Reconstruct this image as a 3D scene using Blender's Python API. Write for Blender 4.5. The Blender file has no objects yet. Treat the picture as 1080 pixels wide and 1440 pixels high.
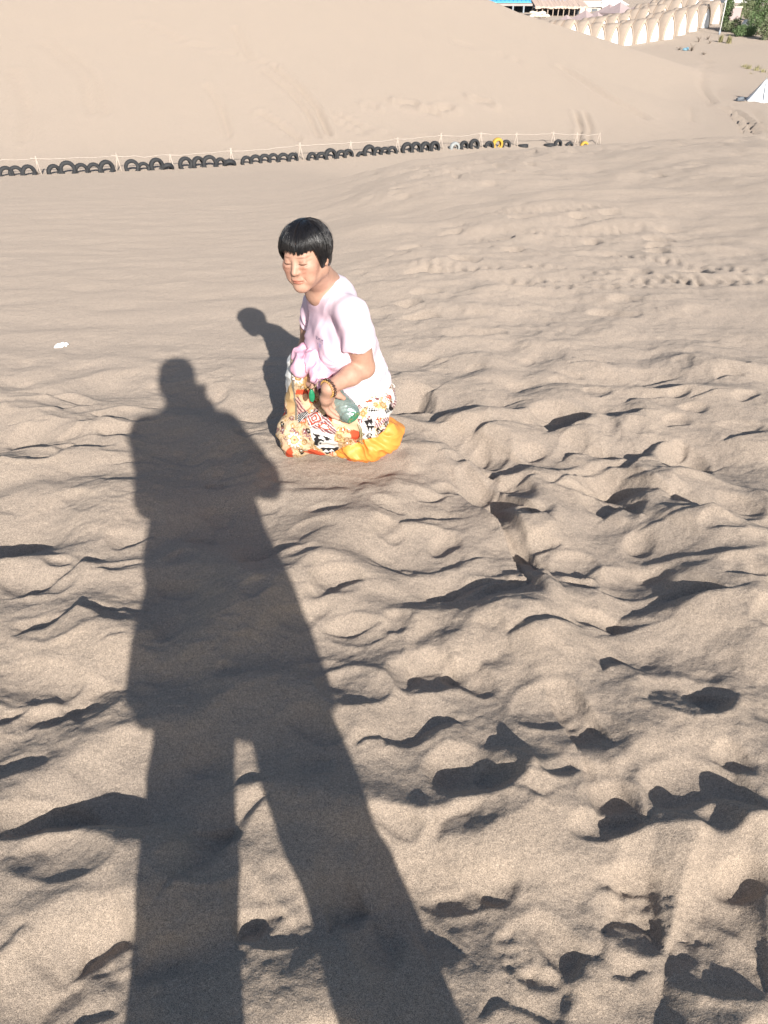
import bpy, math, random
import numpy as np
from mathutils import Vector, Matrix

# ------------------------------------------------------------------ camera, sky, sun, exposure
SC = bpy.context.scene
COL = SC.collection
CAM_H = 1.5
PITCH = math.radians(34.8)
cam_d = bpy.data.cameras.new('camera')
cam_d.sensor_fit = 'VERTICAL'
cam_d.sensor_height = 36.0
cam_d.lens = 27.03
cam_d.clip_start = 0.02
cam_d.clip_end = 2000
cam = bpy.data.objects.new('camera', cam_d)
COL.objects.link(cam)
cam.location = (0, 0, CAM_H)
cam.rotation_euler = (math.radians(90) - PITCH, 0, 0)
SC.camera = cam

SUN_EL = math.radians(25.0)
SUN_AZ = math.radians(15.0)          # light travels away from the camera and 15 degrees to its left
world = bpy.data.worlds.new('World')
SC.world = world
world.use_nodes = True
wn = world.node_tree.nodes
bg = wn['Background']
sky = wn.new('ShaderNodeTexSky')
sky.sky_type = 'NISHITA'
sky.sun_disc = False
sky.sun_elevation = SUN_EL
sky.sun_rotation = math.radians(165)
sky.dust_density = 1.3
world.node_tree.links.new(sky.outputs[0], bg.inputs[0])
bg.inputs[1].default_value = 0.09
sun_d = bpy.data.lights.new('sun', 'SUN')
sun_d.energy = 5.0
sun_d.angle = math.radians(0.55)
sun_d.color = (1.0, 0.95, 0.885)
sun = bpy.data.objects.new('sun', sun_d)
COL.objects.link(sun)
LIGHT = Vector((-math.sin(SUN_AZ) * math.cos(SUN_EL), math.cos(SUN_AZ) * math.cos(SUN_EL), -math.sin(SUN_EL)))
sun.rotation_euler = LIGHT.to_track_quat('-Z', 'Y').to_euler()
SC.view_settings.view_transform = 'Standard'
SC.view_settings.look = 'None'
SC.view_settings.exposure = 0.68
SC.view_settings.gamma = 1.0

# ------------------------------------------------------------------ helpers: objects and materials
def tag(o, label=None, cat=None, group=None, kind=None):
    if label: o['label'] = label
    if cat: o['category'] = cat
    if group: o['group'] = group
    if kind: o['kind'] = kind
    return o

def link(o, parent=None):
    COL.objects.link(o)
    if parent is not None:
        o.parent = parent
    return o

def empty(name, loc=(0, 0, 0), rz=0.0):
    o = bpy.data.objects.new(name, None)
    o.location = loc
    o.rotation_euler = (0, 0, rz)
    o.empty_display_size = 0.1
    return link(o)

def mesh_np(name, V, F, mat=None, parent=None, smooth=True, color=None, offset=None):
    """V (n,3), F (m,k) integer array of equal sized faces."""
    V = np.asarray(V, dtype=np.float32)
    if offset is not None:
        V = V - np.asarray(offset, dtype=np.float32)
    F = np.asarray(F, dtype=np.int32)
    k = F.shape[1]
    me = bpy.data.meshes.new(name)
    me.vertices.add(len(V))
    me.vertices.foreach_set('co', V.ravel())
    me.loops.add(F.size)
    me.loops.foreach_set('vertex_index', F.ravel())
    me.polygons.add(len(F))
    me.polygons.foreach_set('loop_start', np.arange(0, F.size, k, dtype=np.int32))
    me.polygons.foreach_set('use_smooth', np.full(len(F), smooth, dtype=bool))
    me.update(calc_edges=True)
    me.validate()
    if color is not None:
        ca = me.color_attributes.new('pattern', 'FLOAT_COLOR', 'POINT')
        c4 = np.ones((len(V), 4), dtype=np.float32)
        c4[:, :3] = color
        ca.data.foreach_set('color', c4.ravel())
    if mat is not None:
        me.materials.append(mat)
    o = bpy.data.objects.new(name, me)
    return link(o, parent)

class MB:
    """collects polygons of any size and links them as one mesh object"""
    def __init__(self):
        self.v, self.f = [], []
    def add(self, vs, fs):
        n = len(self.v)
        self.v += [tuple(map(float, p)) for p in vs]
        self.f += [tuple(i + n for i in f) for f in fs]
        return self
    def box(self, c, s, R=None):
        c = Vector(c)
        vs = []
        for dx in (-.5, .5):
            for dy in (-.5, .5):
                for dz in (-.5, .5):
                    p = Vector((dx * s[0], dy * s[1], dz * s[2]))
                    if R is not None: p = R @ p
                    vs.append(c + p)
        return self.add(vs, [(0, 1, 3, 2), (4, 6, 7, 5), (0, 4, 5, 1), (2, 3, 7, 6), (0, 2, 6, 4), (1, 5, 7, 3)])
    def tube(self, pts, r, n=8, cap=True):
        pts = [Vector(p) for p in pts]
        rr = r if isinstance(r, (list, tuple)) else [r] * len(pts)
        vs, fs = [], []
        ref = None
        for i, p in enumerate(pts):
            t = (pts[min(i + 1, len(pts) - 1)] - pts[max(i - 1, 0)]).normalized()
            if ref is None:
                ref = t.orthogonal().normalized()
            a = (ref - t * ref.dot(t)).normalized()
            ref = a
            b = t.cross(a)
            for k in range(n):
                q = 2 * math.pi * k / n
                vs.append(p + (a * math.cos(q) + b * math.sin(q)) * rr[i])
        for i in range(len(pts) - 1):
            for k in range(n):
                k2 = (k + 1) % n
                fs.append((i * n + k, i * n + k2, (i + 1) * n + k2, (i + 1) * n + k))
        if cap:
            fs.append(tuple(range(n - 1, -1, -1)))
            fs.append(tuple((len(pts) - 1) * n + k for k in range(n)))
        return self.add(vs, fs)
    def build(self, name, mat, parent=None, smooth=False):
        me = bpy.data.meshes.new(name)
        me.from_pydata(self.v, [], self.f)
        me.update()
        if smooth:
            me.polygons.foreach_set('use_smooth', [True] * len(me.polygons))
        if mat is not None:
            me.materials.append(mat)
        return link(bpy.data.objects.new(name, me), parent)

def copy_tree(o, parent=None):
    c = o.copy()
    link(c, parent)
    for ch in list(o.children):
        copy_tree(ch, c)
    return c

def mat_base(name, color, rough=0.8, spec=0.3, metallic=0.0):
    m = bpy.data.materials.new(name)
    m.use_nodes = True
    b = m.node_tree.nodes['Principled BSDF']
    b.inputs['Base Color'].default_value = (*color, 1)
    b.inputs['Roughness'].default_value = rough
    b.inputs['Specular IOR Level'].default_value = spec
    b.inputs['Metallic'].default_value = metallic
    return m

def mat_noise(name, c1, c2, scale=20.0, rough=0.8, spec=0.3, bump=0.0, detail=4.0, attr=False, bdist=0.01, bscale=None):
    """two colours mixed by object-space noise; attr multiplies in the mesh's own painted pattern"""
    m = mat_base(name, c1, rough, spec)
    nt = m.node_tree
    N, L = nt.nodes, nt.links
    b = N['Principled BSDF']
    tc = N.new('ShaderNodeTexCoord')
    nz = N.new('ShaderNodeTexNoise')
    nz.inputs['Scale'].default_value = scale
    nz.inputs['Detail'].default_value = detail
    L.new(tc.outputs['Object'], nz.inputs['Vector'])
    mx = N.new('ShaderNodeMix')
    mx.data_type = 'RGBA'
    mx.inputs[6].default_value = (*c1, 1)
    mx.inputs[7].default_value = (*c2, 1)
    rp = N.new('ShaderNodeMapRange')
    rp.inputs[1].default_value = 0.3
    rp.inputs[2].default_value = 0.7
    L.new(nz.outputs['Fac'], rp.inputs[0])
    L.new(rp.outputs[0], mx.inputs[0])
    out = mx.outputs[2]
    if attr:
        at = N.new('ShaderNodeVertexColor')
        at.layer_name = 'pattern'
        ml = N.new('ShaderNodeMix')
        ml.data_type = 'RGBA'
        ml.blend_type = 'MULTIPLY'
        ml.inputs[0].default_value = 1.0
        L.new(at.outputs[0], ml.inputs[6])
        L.new(out, ml.inputs[7])
        out = ml.outputs[2]
    L.new(out, b.inputs['Base Color'])
    if bump:
        nb = nz
        if bscale:
            nb = N.new('ShaderNodeTexNoise')
            nb.inputs['Scale'].default_value = bscale
            nb.inputs['Detail'].default_value = 3
            L.new(tc.outputs['Object'], nb.inputs['Vector'])
        bp = N.new('ShaderNodeBump')
        bp.inputs['Strength'].default_value = bump
        bp.inputs['Distance'].default_value = bdist
        L.new(nb.outputs['Fac'], bp.inputs['Height'])
        L.new(bp.outputs[0], b.inputs['Normal'])
    return m

# ------------------------------------------------------------------ helpers: noise
def _hash(ix, iy, seed):
    h = (ix.astype(np.uint32) * np.uint32(374761393) + iy.astype(np.uint32) * np.uint32(668265263)
         + np.uint32((seed * 2246822519) & 0xffffffff))
    h = (h ^ (h >> np.uint32(13))) * np.uint32(1274126177)
    h = h ^ (h >> np.uint32(16))
    h = h * np.uint32(2654435761)
    return h ^ (h >> np.uint32(15))

def _unit(h):
    return (h & np.uint32(0xffffff)).astype(np.float32) / np.float32(0xffffff)

def perlin(x, y, seed=0):
    x0 = np.floor(x); y0 = np.floor(y)
    fx = (x - x0).astype(np.float32); fy = (y - y0).astype(np.float32)
    ix = x0.astype(np.int64) & 0xffffffff; iy = y0.astype(np.int64) & 0xffffffff
    u = fx * fx * fx * (fx * (fx * 6 - 15) + 10); v = fy * fy * fy * (fy * (fy * 6 - 15) + 10)
    def g(dx, dy):
        a = _unit(_hash(ix + dx, iy + dy, seed)) * np.float32(6.2831853)
        return np.cos(a) * (fx - dx) + np.sin(a) * (fy - dy)
    a = g(0, 0); b = g(1, 0); c = g(0, 1); d = g(1, 1)
    return 1.5 * ((a + u * (b - a)) * (1 - v) + (c + u * (d - c)) * v)

def fbm(x, y, seed=0, octv=3, gain=0.5):
    r = 0; a = 1.0; f = 1.0
    for i in range(octv):
        r = r + a * perlin(x * f + 17.3 * i, y * f - 9.1 * i, seed + i)
        a *= gain; f *= 2.03
    return r

def worley(x, y, seed=0, jit=0.9, k=16.0):
    """softened distance to the nearest scattered point, squared, and that point's own number"""
    x0 = np.floor(x); y0 = np.floor(y)
    ix = x0.astype(np.int64) & 0xffffffff; iy = y0.astype(np.int64) & 0xffffffff
    best = np.full(np.shape(x), 9.0, np.float32)
    cid = np.zeros(np.shape(x), np.float32)
    acc = np.zeros(np.shape(x), np.float32)
    for dx in (-1, 0, 1):
        for dy in (-1, 0, 1):
            h = _hash(ix + dx, iy + dy, seed); h2 = _hash(ix + dx, iy + dy, seed + 77)
            px = dx + 0.5 + jit * (_unit(h) - 0.5); py = dy + 0.5 + jit * (_unit(h2) - 0.5)
            d = ((x - x0) - px) ** 2 + ((y - y0) - py) ** 2
            m = d < best
            best = np.where(m, d, best).astype(np.float32)
            cid = np.where(m, _unit(h ^ h2), cid)
            acc += np.exp(-k * d).astype(np.float32)
    return -np.log(acc + 1e-12) / k, cid

def perlin3(x, y, z, seed=0):
    return (perlin(x + 0.37 * z, y + 0.71 * z, seed) + perlin(y - 0.53 * x, z + 0.29 * x, seed + 5)
            + perlin(z + 0.61 * y, x - 0.33 * z, seed + 9)) / 1.9

def sstep(a, b, x):
    t = np.clip((x - a) / (b - a), 0, 1)
    return t * t * (3 - 2 * t)

def smin(a, b, k):
    h = np.clip(0.5 + 0.5 * (b - a) / k, 0, 1)
    return b + (a - b) * h - k * h * (1 - h)

def smax(a, b, k):
    return -smin(-a, -b, k)

# ------------------------------------------------------------------ helpers: distance-field modelling
class Field:
    """a scalar field on a grid; bodies and clothes are blended in it and then skinned with one continuous surface"""
    def __init__(self, lo, hi, h):
        self.o = np.array(lo, float); self.h = h
        n = np.ceil((np.array(hi, float) - self.o) / h).astype(int) + 1
        self.n = n
        self.F = np.full(tuple(n), 0.08, np.float32)
    def block(self, lo, hi, m):
        a = np.maximum(np.floor((np.minimum(lo, hi) - m - self.o) / self.h).astype(int), 0)
        b = np.minimum(np.ceil((np.maximum(lo, hi) + m - self.o) / self.h).astype(int) + 1, self.n)
        if np.any(b <= a): return None
        sl = tuple(slice(a[i], b[i]) for i in range(3))
        ax = [(self.o[i] + self.h * np.arange(a[i], b[i])).astype(np.float32) for i in range(3)]
        X, Y, Z = np.meshgrid(*ax, indexing='ij')
        return sl, X, Y, Z
    def op(self, fn, lo, hi, k, cut=False):
        r = self.block(np.array(lo, float), np.array(hi, float), k + 3 * self.h)
        if r is None: return self
        sl, X, Y, Z = r
        d = fn(X, Y, Z).astype(np.float32)
        k = max(k, 1e-4)
        self.F[sl] = smax(self.F[sl], -d, k) if cut else smin(self.F[sl], d, k)
        return self
    def cone(self, a, b, ra, rb, k=0.02, cut=False):
        a = np.array(a, float); b = np.array(b, float); ab = b - a; L2 = max(ab @ ab, 1e-9); m = max(ra, rb)
        def fn(X, Y, Z):
            t = np.clip(((X - a[0]) * ab[0] + (Y - a[1]) * ab[1] + (Z - a[2]) * ab[2]) / L2, 0, 1)
            return np.sqrt((X - a[0] - t * ab[0]) ** 2 + (Y - a[1] - t * ab[1]) ** 2 + (Z - a[2] - t * ab[2]) ** 2) - (ra + (rb - ra) * t)
        return self.op(fn, np.minimum(a, b) - m, np.maximum(a, b) + m, k, cut)
    def chain(self, pts, rs, k=0.01):
        for i in range(len(pts) - 1):
            self.cone(pts[i], pts[i + 1], rs[i], rs[i + 1], k)
        return self
    def ell(self, c, r, R=None, k=0.02, cut=False):
        """ellipsoid with radii r along the rows of R (its own axes)"""
        c = np.array(c, float); r = np.array(r, float)
        R = np.eye(3) if R is None else np.array(R, float)
        def fn(X, Y, Z):
            p = [R[i, 0] * (X - c[0]) + R[i, 1] * (Y - c[1]) + R[i, 2] * (Z - c[2]) for i in range(3)]
            k0 = np.sqrt(sum((p[i] / r[i]) ** 2 for i in range(3)))
            k1 = np.sqrt(sum((p[i] / r[i] ** 2) ** 2 for i in range(3))) + 1e-9
            return k0 * (k0 - 1) / k1
        m = r.max()
        return self.op(fn, c - m, c + m, k, cut)
    def plane_cut(self, p, n, lo, hi, k=0.004):
        """removes the side the normal points to, inside the box lo..hi"""
        p = np.array(p, float); n = np.array(n, float); n /= np.linalg.norm(n)
        r = self.block(np.array(lo, float), np.array(hi, float), 0)
        sl, X, Y, Z = r
        d = ((X - p[0]) * n[0] + (Y - p[1]) * n[1] + (Z - p[2]) * n[2]).astype(np.float32)
        self.F[sl] = smax(self.F[sl], d, k)
        return self
    def skin(self):
        F = self.F
        S = F < 0
        c = np.zeros(tuple(self.n - 1), np.int8)
        for i in (0, 1):
            for j in (0, 1):
                for k in (0, 1):
                    c += S[i:self.n[0] - 1 + i, j:self.n[1] - 1 + j, k:self.n[2] - 1 + k]
        act = np.argwhere((c > 0) & (c < 8))
        dims = self.n - 1
        flat = (act[:, 0] * dims[1] + act[:, 1]) * dims[2] + act[:, 2]
        co = [(i, j, k) for i in (0, 1) for j in (0, 1) for k in (0, 1)]
        val = np.stack([F[act[:, 0] + i, act[:, 1] + j, act[:, 2] + k] for i, j, k in co], 1)
        acc = np.zeros((len(act), 3)); cnt = np.zeros(len(act))
        for a in range(8):
            for b in range(a + 1, 8):
                if sum(abs(co[a][q] - co[b][q]) for q in range(3)) != 1: continue
                va, vb = val[:, a], val[:, b]
                m = (va < 0) != (vb < 0)
                t = np.where(m, va / np.where(m, va - vb, 1), 0)
                p = np.array(co[a])[None] + t[:, None] * (np.array(co[b]) - np.array(co[a]))[None]
                acc += np.where(m[:, None], p, 0); cnt += m
        V = self.o + self.h * (act + acc / cnt[:, None])
        quads = []
        for ax in range(3):
            sl0 = [slice(None)] * 3; sl1 = [slice(None)] * 3
            sl0[ax] = slice(0, -1); sl1[ax] = slice(1, None)
            e = S[tuple(sl0)] != S[tuple(sl1)]
            E = np.argwhere(e)
            o1, o2 = (ax + 1) % 3, (ax + 2) % 3
            ok = (E[:, o1] > 0) & (E[:, o2] > 0) & (E[:, o1] < dims[o1]) & (E[:, o2] < dims[o2])
            E = E[ok]
            inside = S[E[:, 0], E[:, 1], E[:, 2]]
            q = []
            for d1, d2 in ((1, 1), (0, 1), (0, 0), (1, 0)):
                P = E.copy(); P[:, o1] -= d1; P[:, o2] -= d2
                fl = (P[:, 0] * dims[1] + P[:, 1]) * dims[2] + P[:, 2]
                q.append(np.searchsorted(flat, fl))
            q = np.stack(q, 1)
            q = np.where(inside[:, None], q, q[:, ::-1])
            quads.append(q)
        return V, np.concatenate(quads)

def vnormals(V, Q):
    n = np.cross(V[Q[:, 2]] - V[Q[:, 0]], V[Q[:, 3]] - V[Q[:, 1]])
    N = np.zeros_like(V)
    for i in range(4):
        for a in range(3):
            N[:, a] += np.bincount(Q[:, i], n[:, a], len(V))
    return N / (np.linalg.norm(N, axis=1, keepdims=True) + 1e-12)

def relax(V, Q, it=1, f=0.5):
    for _ in range(it):
        A = np.zeros_like(V); c = np.zeros(len(V))
        for i in range(4):
            j = (i + 1) % 4
            for a in range(3):
                A[:, a] += np.bincount(Q[:, i], V[Q[:, j], a], len(V)) + np.bincount(Q[:, j], V[Q[:, i], a], len(V))
            c += np.bincount(Q[:, i], minlength=len(V)) + np.bincount(Q[:, j], minlength=len(V))
        V = V * (1 - f) + f * A / np.maximum(c, 1)[:, None]
    return V

# ------------------------------------------------------------------ the sand: one sheet out to the horizon
def ground_base(x, y):
    """large form: the near dune shoulder, the valley with the camp, the big dune beyond the fence"""
    th = x / np.maximum(y, 3.0)
    m = sum(np.interp(th + q_, [-0.18, -0.10, 0.0, 0.068, 0.137, 0.262, 0.355, 0.45], [0.157, 0.149, 0.112, 0.098, 0.089, 0.082, 0.0765, 0.071]) for q_ in (-.06, -.03, 0, .03, .06)) / 5
    yy = np.where(y > 0, y, 0.0)
    soft = 0.6 * np.log1p(np.exp(np.clip((yy - 3.2) / 0.6, -30, 30)))
    soft = np.where((yy - 3.2) / 0.6 > 30, yy - 3.2, soft)
    hill = -m * soft
    e = np.clip((yy - 16.5 - 0.8 * np.sin(x * 0.35)) / 1.2, -30, 30)
    s2 = np.where(e >= 30, yy - 16.5, 1.2 * np.log1p(np.exp(e)))
    hill = hill - 0.24 * s2 * sstep(-0.15, 0.1, th)
    hill = np.maximum(hill, -12.0)
    valley = np.interp(x, [-16, -9.7, -3.2, 2.2, 6.0, 9.4, 14.0], [-3.45, -3.52, -3.62, -3.80, -4.08, -4.35, -4.38]) + 0.6 * sstep(55, 85, y) + 0.045 * np.clip(y - 86, 0, 19) + 0.035 * np.clip(y - 104, 0, 30) * sstep(26, 37, x)
    z = smax(hill, valley, 0.5)
    # the big dune: a face rising beyond the fence, cut by the flank that falls to the camp
    s = (x + 9.7) * (-0.518) + (y - 24.4) * 0.855
    face = valley + 0.190 * (s - 1.6)
    xr = np.interp(y, [30, 44.4, 48.9, 60.7, 63.3, 80, 110, 200], [15.5, 13.0, 10.3, 8.3, 7.2, -13.0, -55.0, -150.0])
    sr = (xr + 9.7) * (-0.518) + (y - 24.4) * 0.855
    fr = valley + 0.190 * (sr - 1.6)
    flank = fr - 0.262 * (x - xr)
    dune = smin(face, flank, 0.25)
    dune = smin(dune, 15.0 + 0.02 * x, 4.0)
    z = np.where(y > 15, smax(z, dune, 0.5), z)
    return z

SCARPS = [
(0.0469,0.0552,[(0.046,2.967),(0.122,2.983),(0.187,3.059),(0.238,3.185)]),
(0.0145,0.0170,[(0.049,3.242),(0.131,3.253),(0.225,3.196)]),
(0.0273,0.0321,[(0.207,2.853),(0.275,2.875),(0.310,2.940)]),
(0.0131,0.0155,[(0.310,2.940),(0.443,2.983),(0.619,3.031),(0.665,3.031)]),
(0.0198,0.0233,[(0.341,2.701),(0.431,2.743),(0.539,2.791)]),
(0.0558,0.0657,[(0.689,2.737),(0.778,2.749),(0.892,2.885)]),
(0.0306,0.0360,[(0.966,2.812),(1.029,2.828),(1.103,2.882)]),
(0.0113,0.0133,[(0.545,2.737),(0.646,2.737),(0.801,2.722)]),
(0.0235,0.0277,[(0.694,2.540),(0.753,2.561),(0.803,2.616)]),
(0.0130,0.0153,[(0.206,2.572),(0.262,2.594),(0.318,2.594)]),
(0.0741,0.1853,[(0.431,2.399),(0.512,2.416),(0.567,2.513)]),
(0.0181,0.0213,[(0.408,2.315),(0.475,2.338),(0.567,2.386)]),
(0.0171,0.0202,[(0.119,2.246),(0.188,2.257),(0.249,2.315)]),
(0.0172,0.0203,[(0.603,2.333),(0.708,2.411),(0.849,2.449),(0.966,2.441)]),
(0.0377,0.0443,[(1.046,2.399),(1.145,2.423),(1.265,2.500)]),
(0.0261,0.0307,[(0.937,2.456),(1.010,2.526),(1.124,2.655)]),
(0.0365,0.0430,[(0.756,2.141),(0.806,2.148),(0.856,2.223)]),
(0.0394,0.0986,[(0.862,2.246),(0.912,2.291),(0.966,2.350)]),
(0.0815,0.2038,[(0.418,2.055),(0.482,2.051),(0.548,2.127)]),
(0.0677,0.1692,[(0.905,2.091),(0.955,2.100),(1.048,2.212)]),
(0.0180,0.0212,[(0.816,2.026),(0.895,2.059),(1.005,2.071),(1.129,2.087),(1.277,2.071)]),
(0.0229,0.0270,[(0.011,1.864),(0.065,1.828),(0.153,1.833),(0.255,1.877),(0.316,1.925)]),
(0.0237,0.0278,[(0.437,1.766),(0.463,1.762),(0.495,1.779)]),
(0.0725,0.1813,[(0.445,1.802),(0.475,1.802),(0.512,1.816)]),
(0.0356,0.0419,[(0.131,1.721),(0.210,1.717),(0.309,1.766),(0.390,1.807)]),
(0.0559,0.0657,[(0.646,1.575),(0.724,1.604),(0.796,1.611),(0.881,1.655),(0.992,1.678)]),
(0.0078,0.0092,[(0.587,1.766),(0.656,1.741),(0.739,1.737)]),
(0.0163,0.0192,[(1.013,1.766),(1.078,1.741),(1.152,1.766)]),
(0.0096,0.0113,[(0.353,1.542),(0.436,1.565),(0.499,1.585),(0.557,1.575)]),
(0.0138,0.0162,[(0.047,2.065),(0.132,2.127),(0.267,2.148)]),
(0.0122,0.0144,[(0.886,3.441),(1.027,3.462),(1.169,3.484)]),
(0.0191,0.0225,[(1.199,3.223),(1.313,3.280),(1.369,3.300)]),
(0.0233,0.0274,[(1.523,3.223),(1.585,3.261),(1.660,3.242)]),
(0.0174,0.0205,[(1.351,2.664),(1.425,2.672),(1.536,2.701)]),
(0.0102,0.0120,[(1.323,3.007),(1.390,3.024),(1.495,3.059)]),
(0.0134,0.0158,[(1.042,2.990),(1.143,3.024),(1.241,3.042)]),
(0.0168,0.0197,[(0.337,1.526),(0.390,1.526),(0.462,1.547),(0.538,1.582)]),
(0.0279,0.0697,[(0.088,1.526),(0.174,1.501),(0.252,1.505),(0.332,1.526)]),
(0.0368,0.0920,[(0.064,1.353),(0.118,1.339),(0.201,1.369)]),
(0.0182,0.0455,[(0.254,1.433),(0.310,1.427),(0.352,1.459)]),
(0.0249,0.0293,[(0.579,1.414),(0.600,1.427),(0.654,1.453)]),
(0.0301,0.0354,[(0.000,1.181),(0.051,1.176),(0.094,1.197),(0.137,1.218),(0.188,1.256)]),
(0.0426,0.1064,[(0.461,1.146),(0.505,1.139),(0.551,1.171)]),
(0.0272,0.0320,[(0.345,1.069),(0.382,1.051),(0.425,1.069),(0.446,1.102)]),
(0.0459,0.0540,[(0.113,0.933),(0.203,0.939),(0.268,0.972),(0.339,1.011)]),
(0.0297,0.0744,[(0.667,1.301),(0.752,1.287),(0.850,1.289),(0.903,1.335)]),
(0.0565,0.0665,[(0.565,0.969),(0.621,0.951),(0.684,0.959),(0.750,0.972),(0.828,0.966)]),
(0.0101,0.0252,[(0.098,0.809),(0.140,0.802),(0.175,0.805)]),
(0.0301,0.0355,[(0.347,0.651),(0.383,0.666),(0.406,0.705)]),
(0.0432,0.0508,[(0.421,0.745),(0.472,0.732),(0.528,0.712)]),
(0.0530,0.1326,[(0.525,0.685),(0.580,0.655),(0.633,0.623),(0.686,0.616)]),
(0.0089,0.0105,[(0.416,0.670),(0.455,0.667),(0.497,0.680)]),
(0.0203,0.0509,[(0.098,0.672),(0.131,0.678),(0.154,0.708)]),
(0.0136,0.0160,[(0.167,0.591),(0.207,0.612),(0.298,0.593)]),
(0.0315,0.0787,[(0.467,0.941),(0.519,0.937),(0.566,0.959)]),
(0.0202,0.0238,[(-1.075,1.746),(-1.030,1.753),(-0.993,1.799),(-0.940,1.868),(-0.885,1.907)]),
(0.0131,0.0155,[(-0.849,1.977),(-0.797,2.000),(-0.768,2.045)]),
(0.0068,0.0080,[(-0.890,1.833),(-0.824,1.850),(-0.756,1.885)]),
(0.0236,0.0277,[(-1.017,1.558),(-0.943,1.572),(-0.888,1.615),(-0.859,1.651)]),
(0.0103,0.0121,[(-0.856,1.640),(-0.775,1.643),(-0.678,1.663)]),
(0.0064,0.0076,[(-1.132,1.717),(-1.065,1.733),(-1.038,1.774)]),
(0.0200,0.0236,[(-0.956,1.245),(-0.917,1.278),(-0.890,1.312)]),
(0.0088,0.0104,[(-0.863,1.276),(-0.813,1.260),(-0.776,1.278)]),
(0.0342,0.0402,[(-0.832,0.914),(-0.753,0.941),(-0.700,0.961),(-0.619,0.945),(-0.504,0.968)]),
(0.0165,0.0412,[(-0.793,0.857),(-0.737,0.860),(-0.690,0.891)]),
(0.0348,0.0410,[(-0.565,0.678),(-0.526,0.688),(-0.467,0.714)]),
(0.0317,0.0373,[(-0.267,0.718),(-0.228,0.723),(-0.190,0.774)]),
(0.0229,0.0269,[(-0.421,0.805),(-0.372,0.840),(-0.325,0.901),(-0.256,1.033)]),
(0.0110,0.0130,[(-0.336,1.063),(-0.269,1.069)]),
(0.0132,0.0155,[(-0.726,0.695),(-0.697,0.723),(-0.680,0.757)]),
(0.0275,0.0324,[(-0.423,1.816),(-0.335,1.894),(-0.282,1.955)]),
(0.0322,0.0378,[(-0.206,1.740),(-0.137,1.729),(-0.062,1.774)]),
(0.0093,0.0110,[(-0.179,1.582),(-0.089,1.568),(0.000,1.611)]),
(0.0122,0.0144,[(-0.067,1.174),(-0.034,1.188),(0.017,1.197)]),
(0.0053,0.0063,[(-0.780,1.492),(-0.730,1.519),(-0.683,1.526)]),
(0.0149,0.0373,[(-0.615,0.592),(-0.557,0.623),(-0.476,0.652)]),
(0.0111,0.0130,[(-0.557,0.586),(-0.522,0.595),(-0.469,0.603)]),
(0.0323,0.0380,[(-0.099,0.749),(-0.061,0.746),(-0.024,0.784)]),
(0.0146,0.0172,[(-1.745,3.211),(-1.636,3.223),(-1.468,3.159),(-1.296,3.069)]),
(0.0130,0.0153,[(-1.620,2.907),(-1.524,2.891),(-1.399,2.875)]),
(0.0159,0.0187,[(-1.392,2.482),(-1.299,2.521),(-1.208,2.572)]),
(0.0110,0.0129,[(-1.272,2.678),(-1.139,2.616),(-1.058,2.622)]),
(0.0125,0.0147,[(-1.276,2.957),(-1.116,2.875),(-0.955,2.885)]),
(0.0102,0.0120,[(-1.032,2.487),(-0.944,2.508),(-0.871,2.540)]),
(0.0116,0.0137,[(-0.563,2.761),(-0.481,2.797),(-0.418,2.891)]),
(0.0079,0.0093,[(-0.706,2.828),(-0.608,2.957)]),
(0.0078,0.0092,[(-0.494,2.572),(-0.402,2.608)]),
(0.0155,0.0182,[(-1.242,1.958),(-1.185,1.987),(-1.111,2.035)]),
(0.0291,0.0729,[(-0.730,1.245),(-0.691,1.289),(-0.657,1.359)])]

HOLLOWS = [(0.737,2.880,0.141,0.134), (0.405,2.638,0.105,0.101), (0.354,2.410,0.079,0.109), (0.149,1.972,0.154,0.109), (0.471,2.186,0.113,0.143), (0.815,2.319,0.143,0.178), (1.155,2.540,0.115,0.139), (0.747,1.809,0.130,0.078), (0.600,1.884,0.083,0.075), (0.997,1.978,0.218,0.114), (1.154,2.229,0.174,0.133), (0.141,3.091,0.094,0.121), (0.753,2.628,0.063,0.070), (0.915,2.642,0.059,0.155), (0.989,2.217,0.068,0.121), (0.133,2.468,0.146,0.153), (0.350,1.752,0.127,0.081), (0.187,1.105,0.122,0.081), (0.112,1.423,0.103,0.076), (0.512,1.205,0.077,0.079), (0.773,1.326,0.135,0.082), (0.714,1.051,0.135,0.100), (0.287,0.721,0.080,0.077), (0.482,0.773,0.076,0.062), (0.615,0.702,0.106,0.082), (0.156,0.824,0.078,0.029), (0.499,1.013,0.086,0.070), (0.418,1.303,0.098,0.080), (-1.042,1.818,0.141,0.085), (-0.927,1.583,0.120,0.064), (-0.926,1.399,0.139,0.087), (-0.731,0.986,0.123,0.051), (-0.523,0.726,0.081,0.052), (-0.645,0.888,0.110,0.054), (-0.139,1.767,0.096,0.066), (-0.073,1.362,0.100,0.084), (-0.070,1.583,0.090,0.057), (-0.218,0.752,0.068,0.047), (-0.380,0.881,0.095,0.061), (-0.912,1.268,0.070,0.044), (-1.493,3.097,0.204,0.100), (-1.429,2.799,0.160,0.092), (-1.130,2.925,0.166,0.085), (-1.164,2.651,0.140,0.074), (-1.361,2.541,0.122,0.069), (-0.434,2.768,0.116,0.066)]


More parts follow.
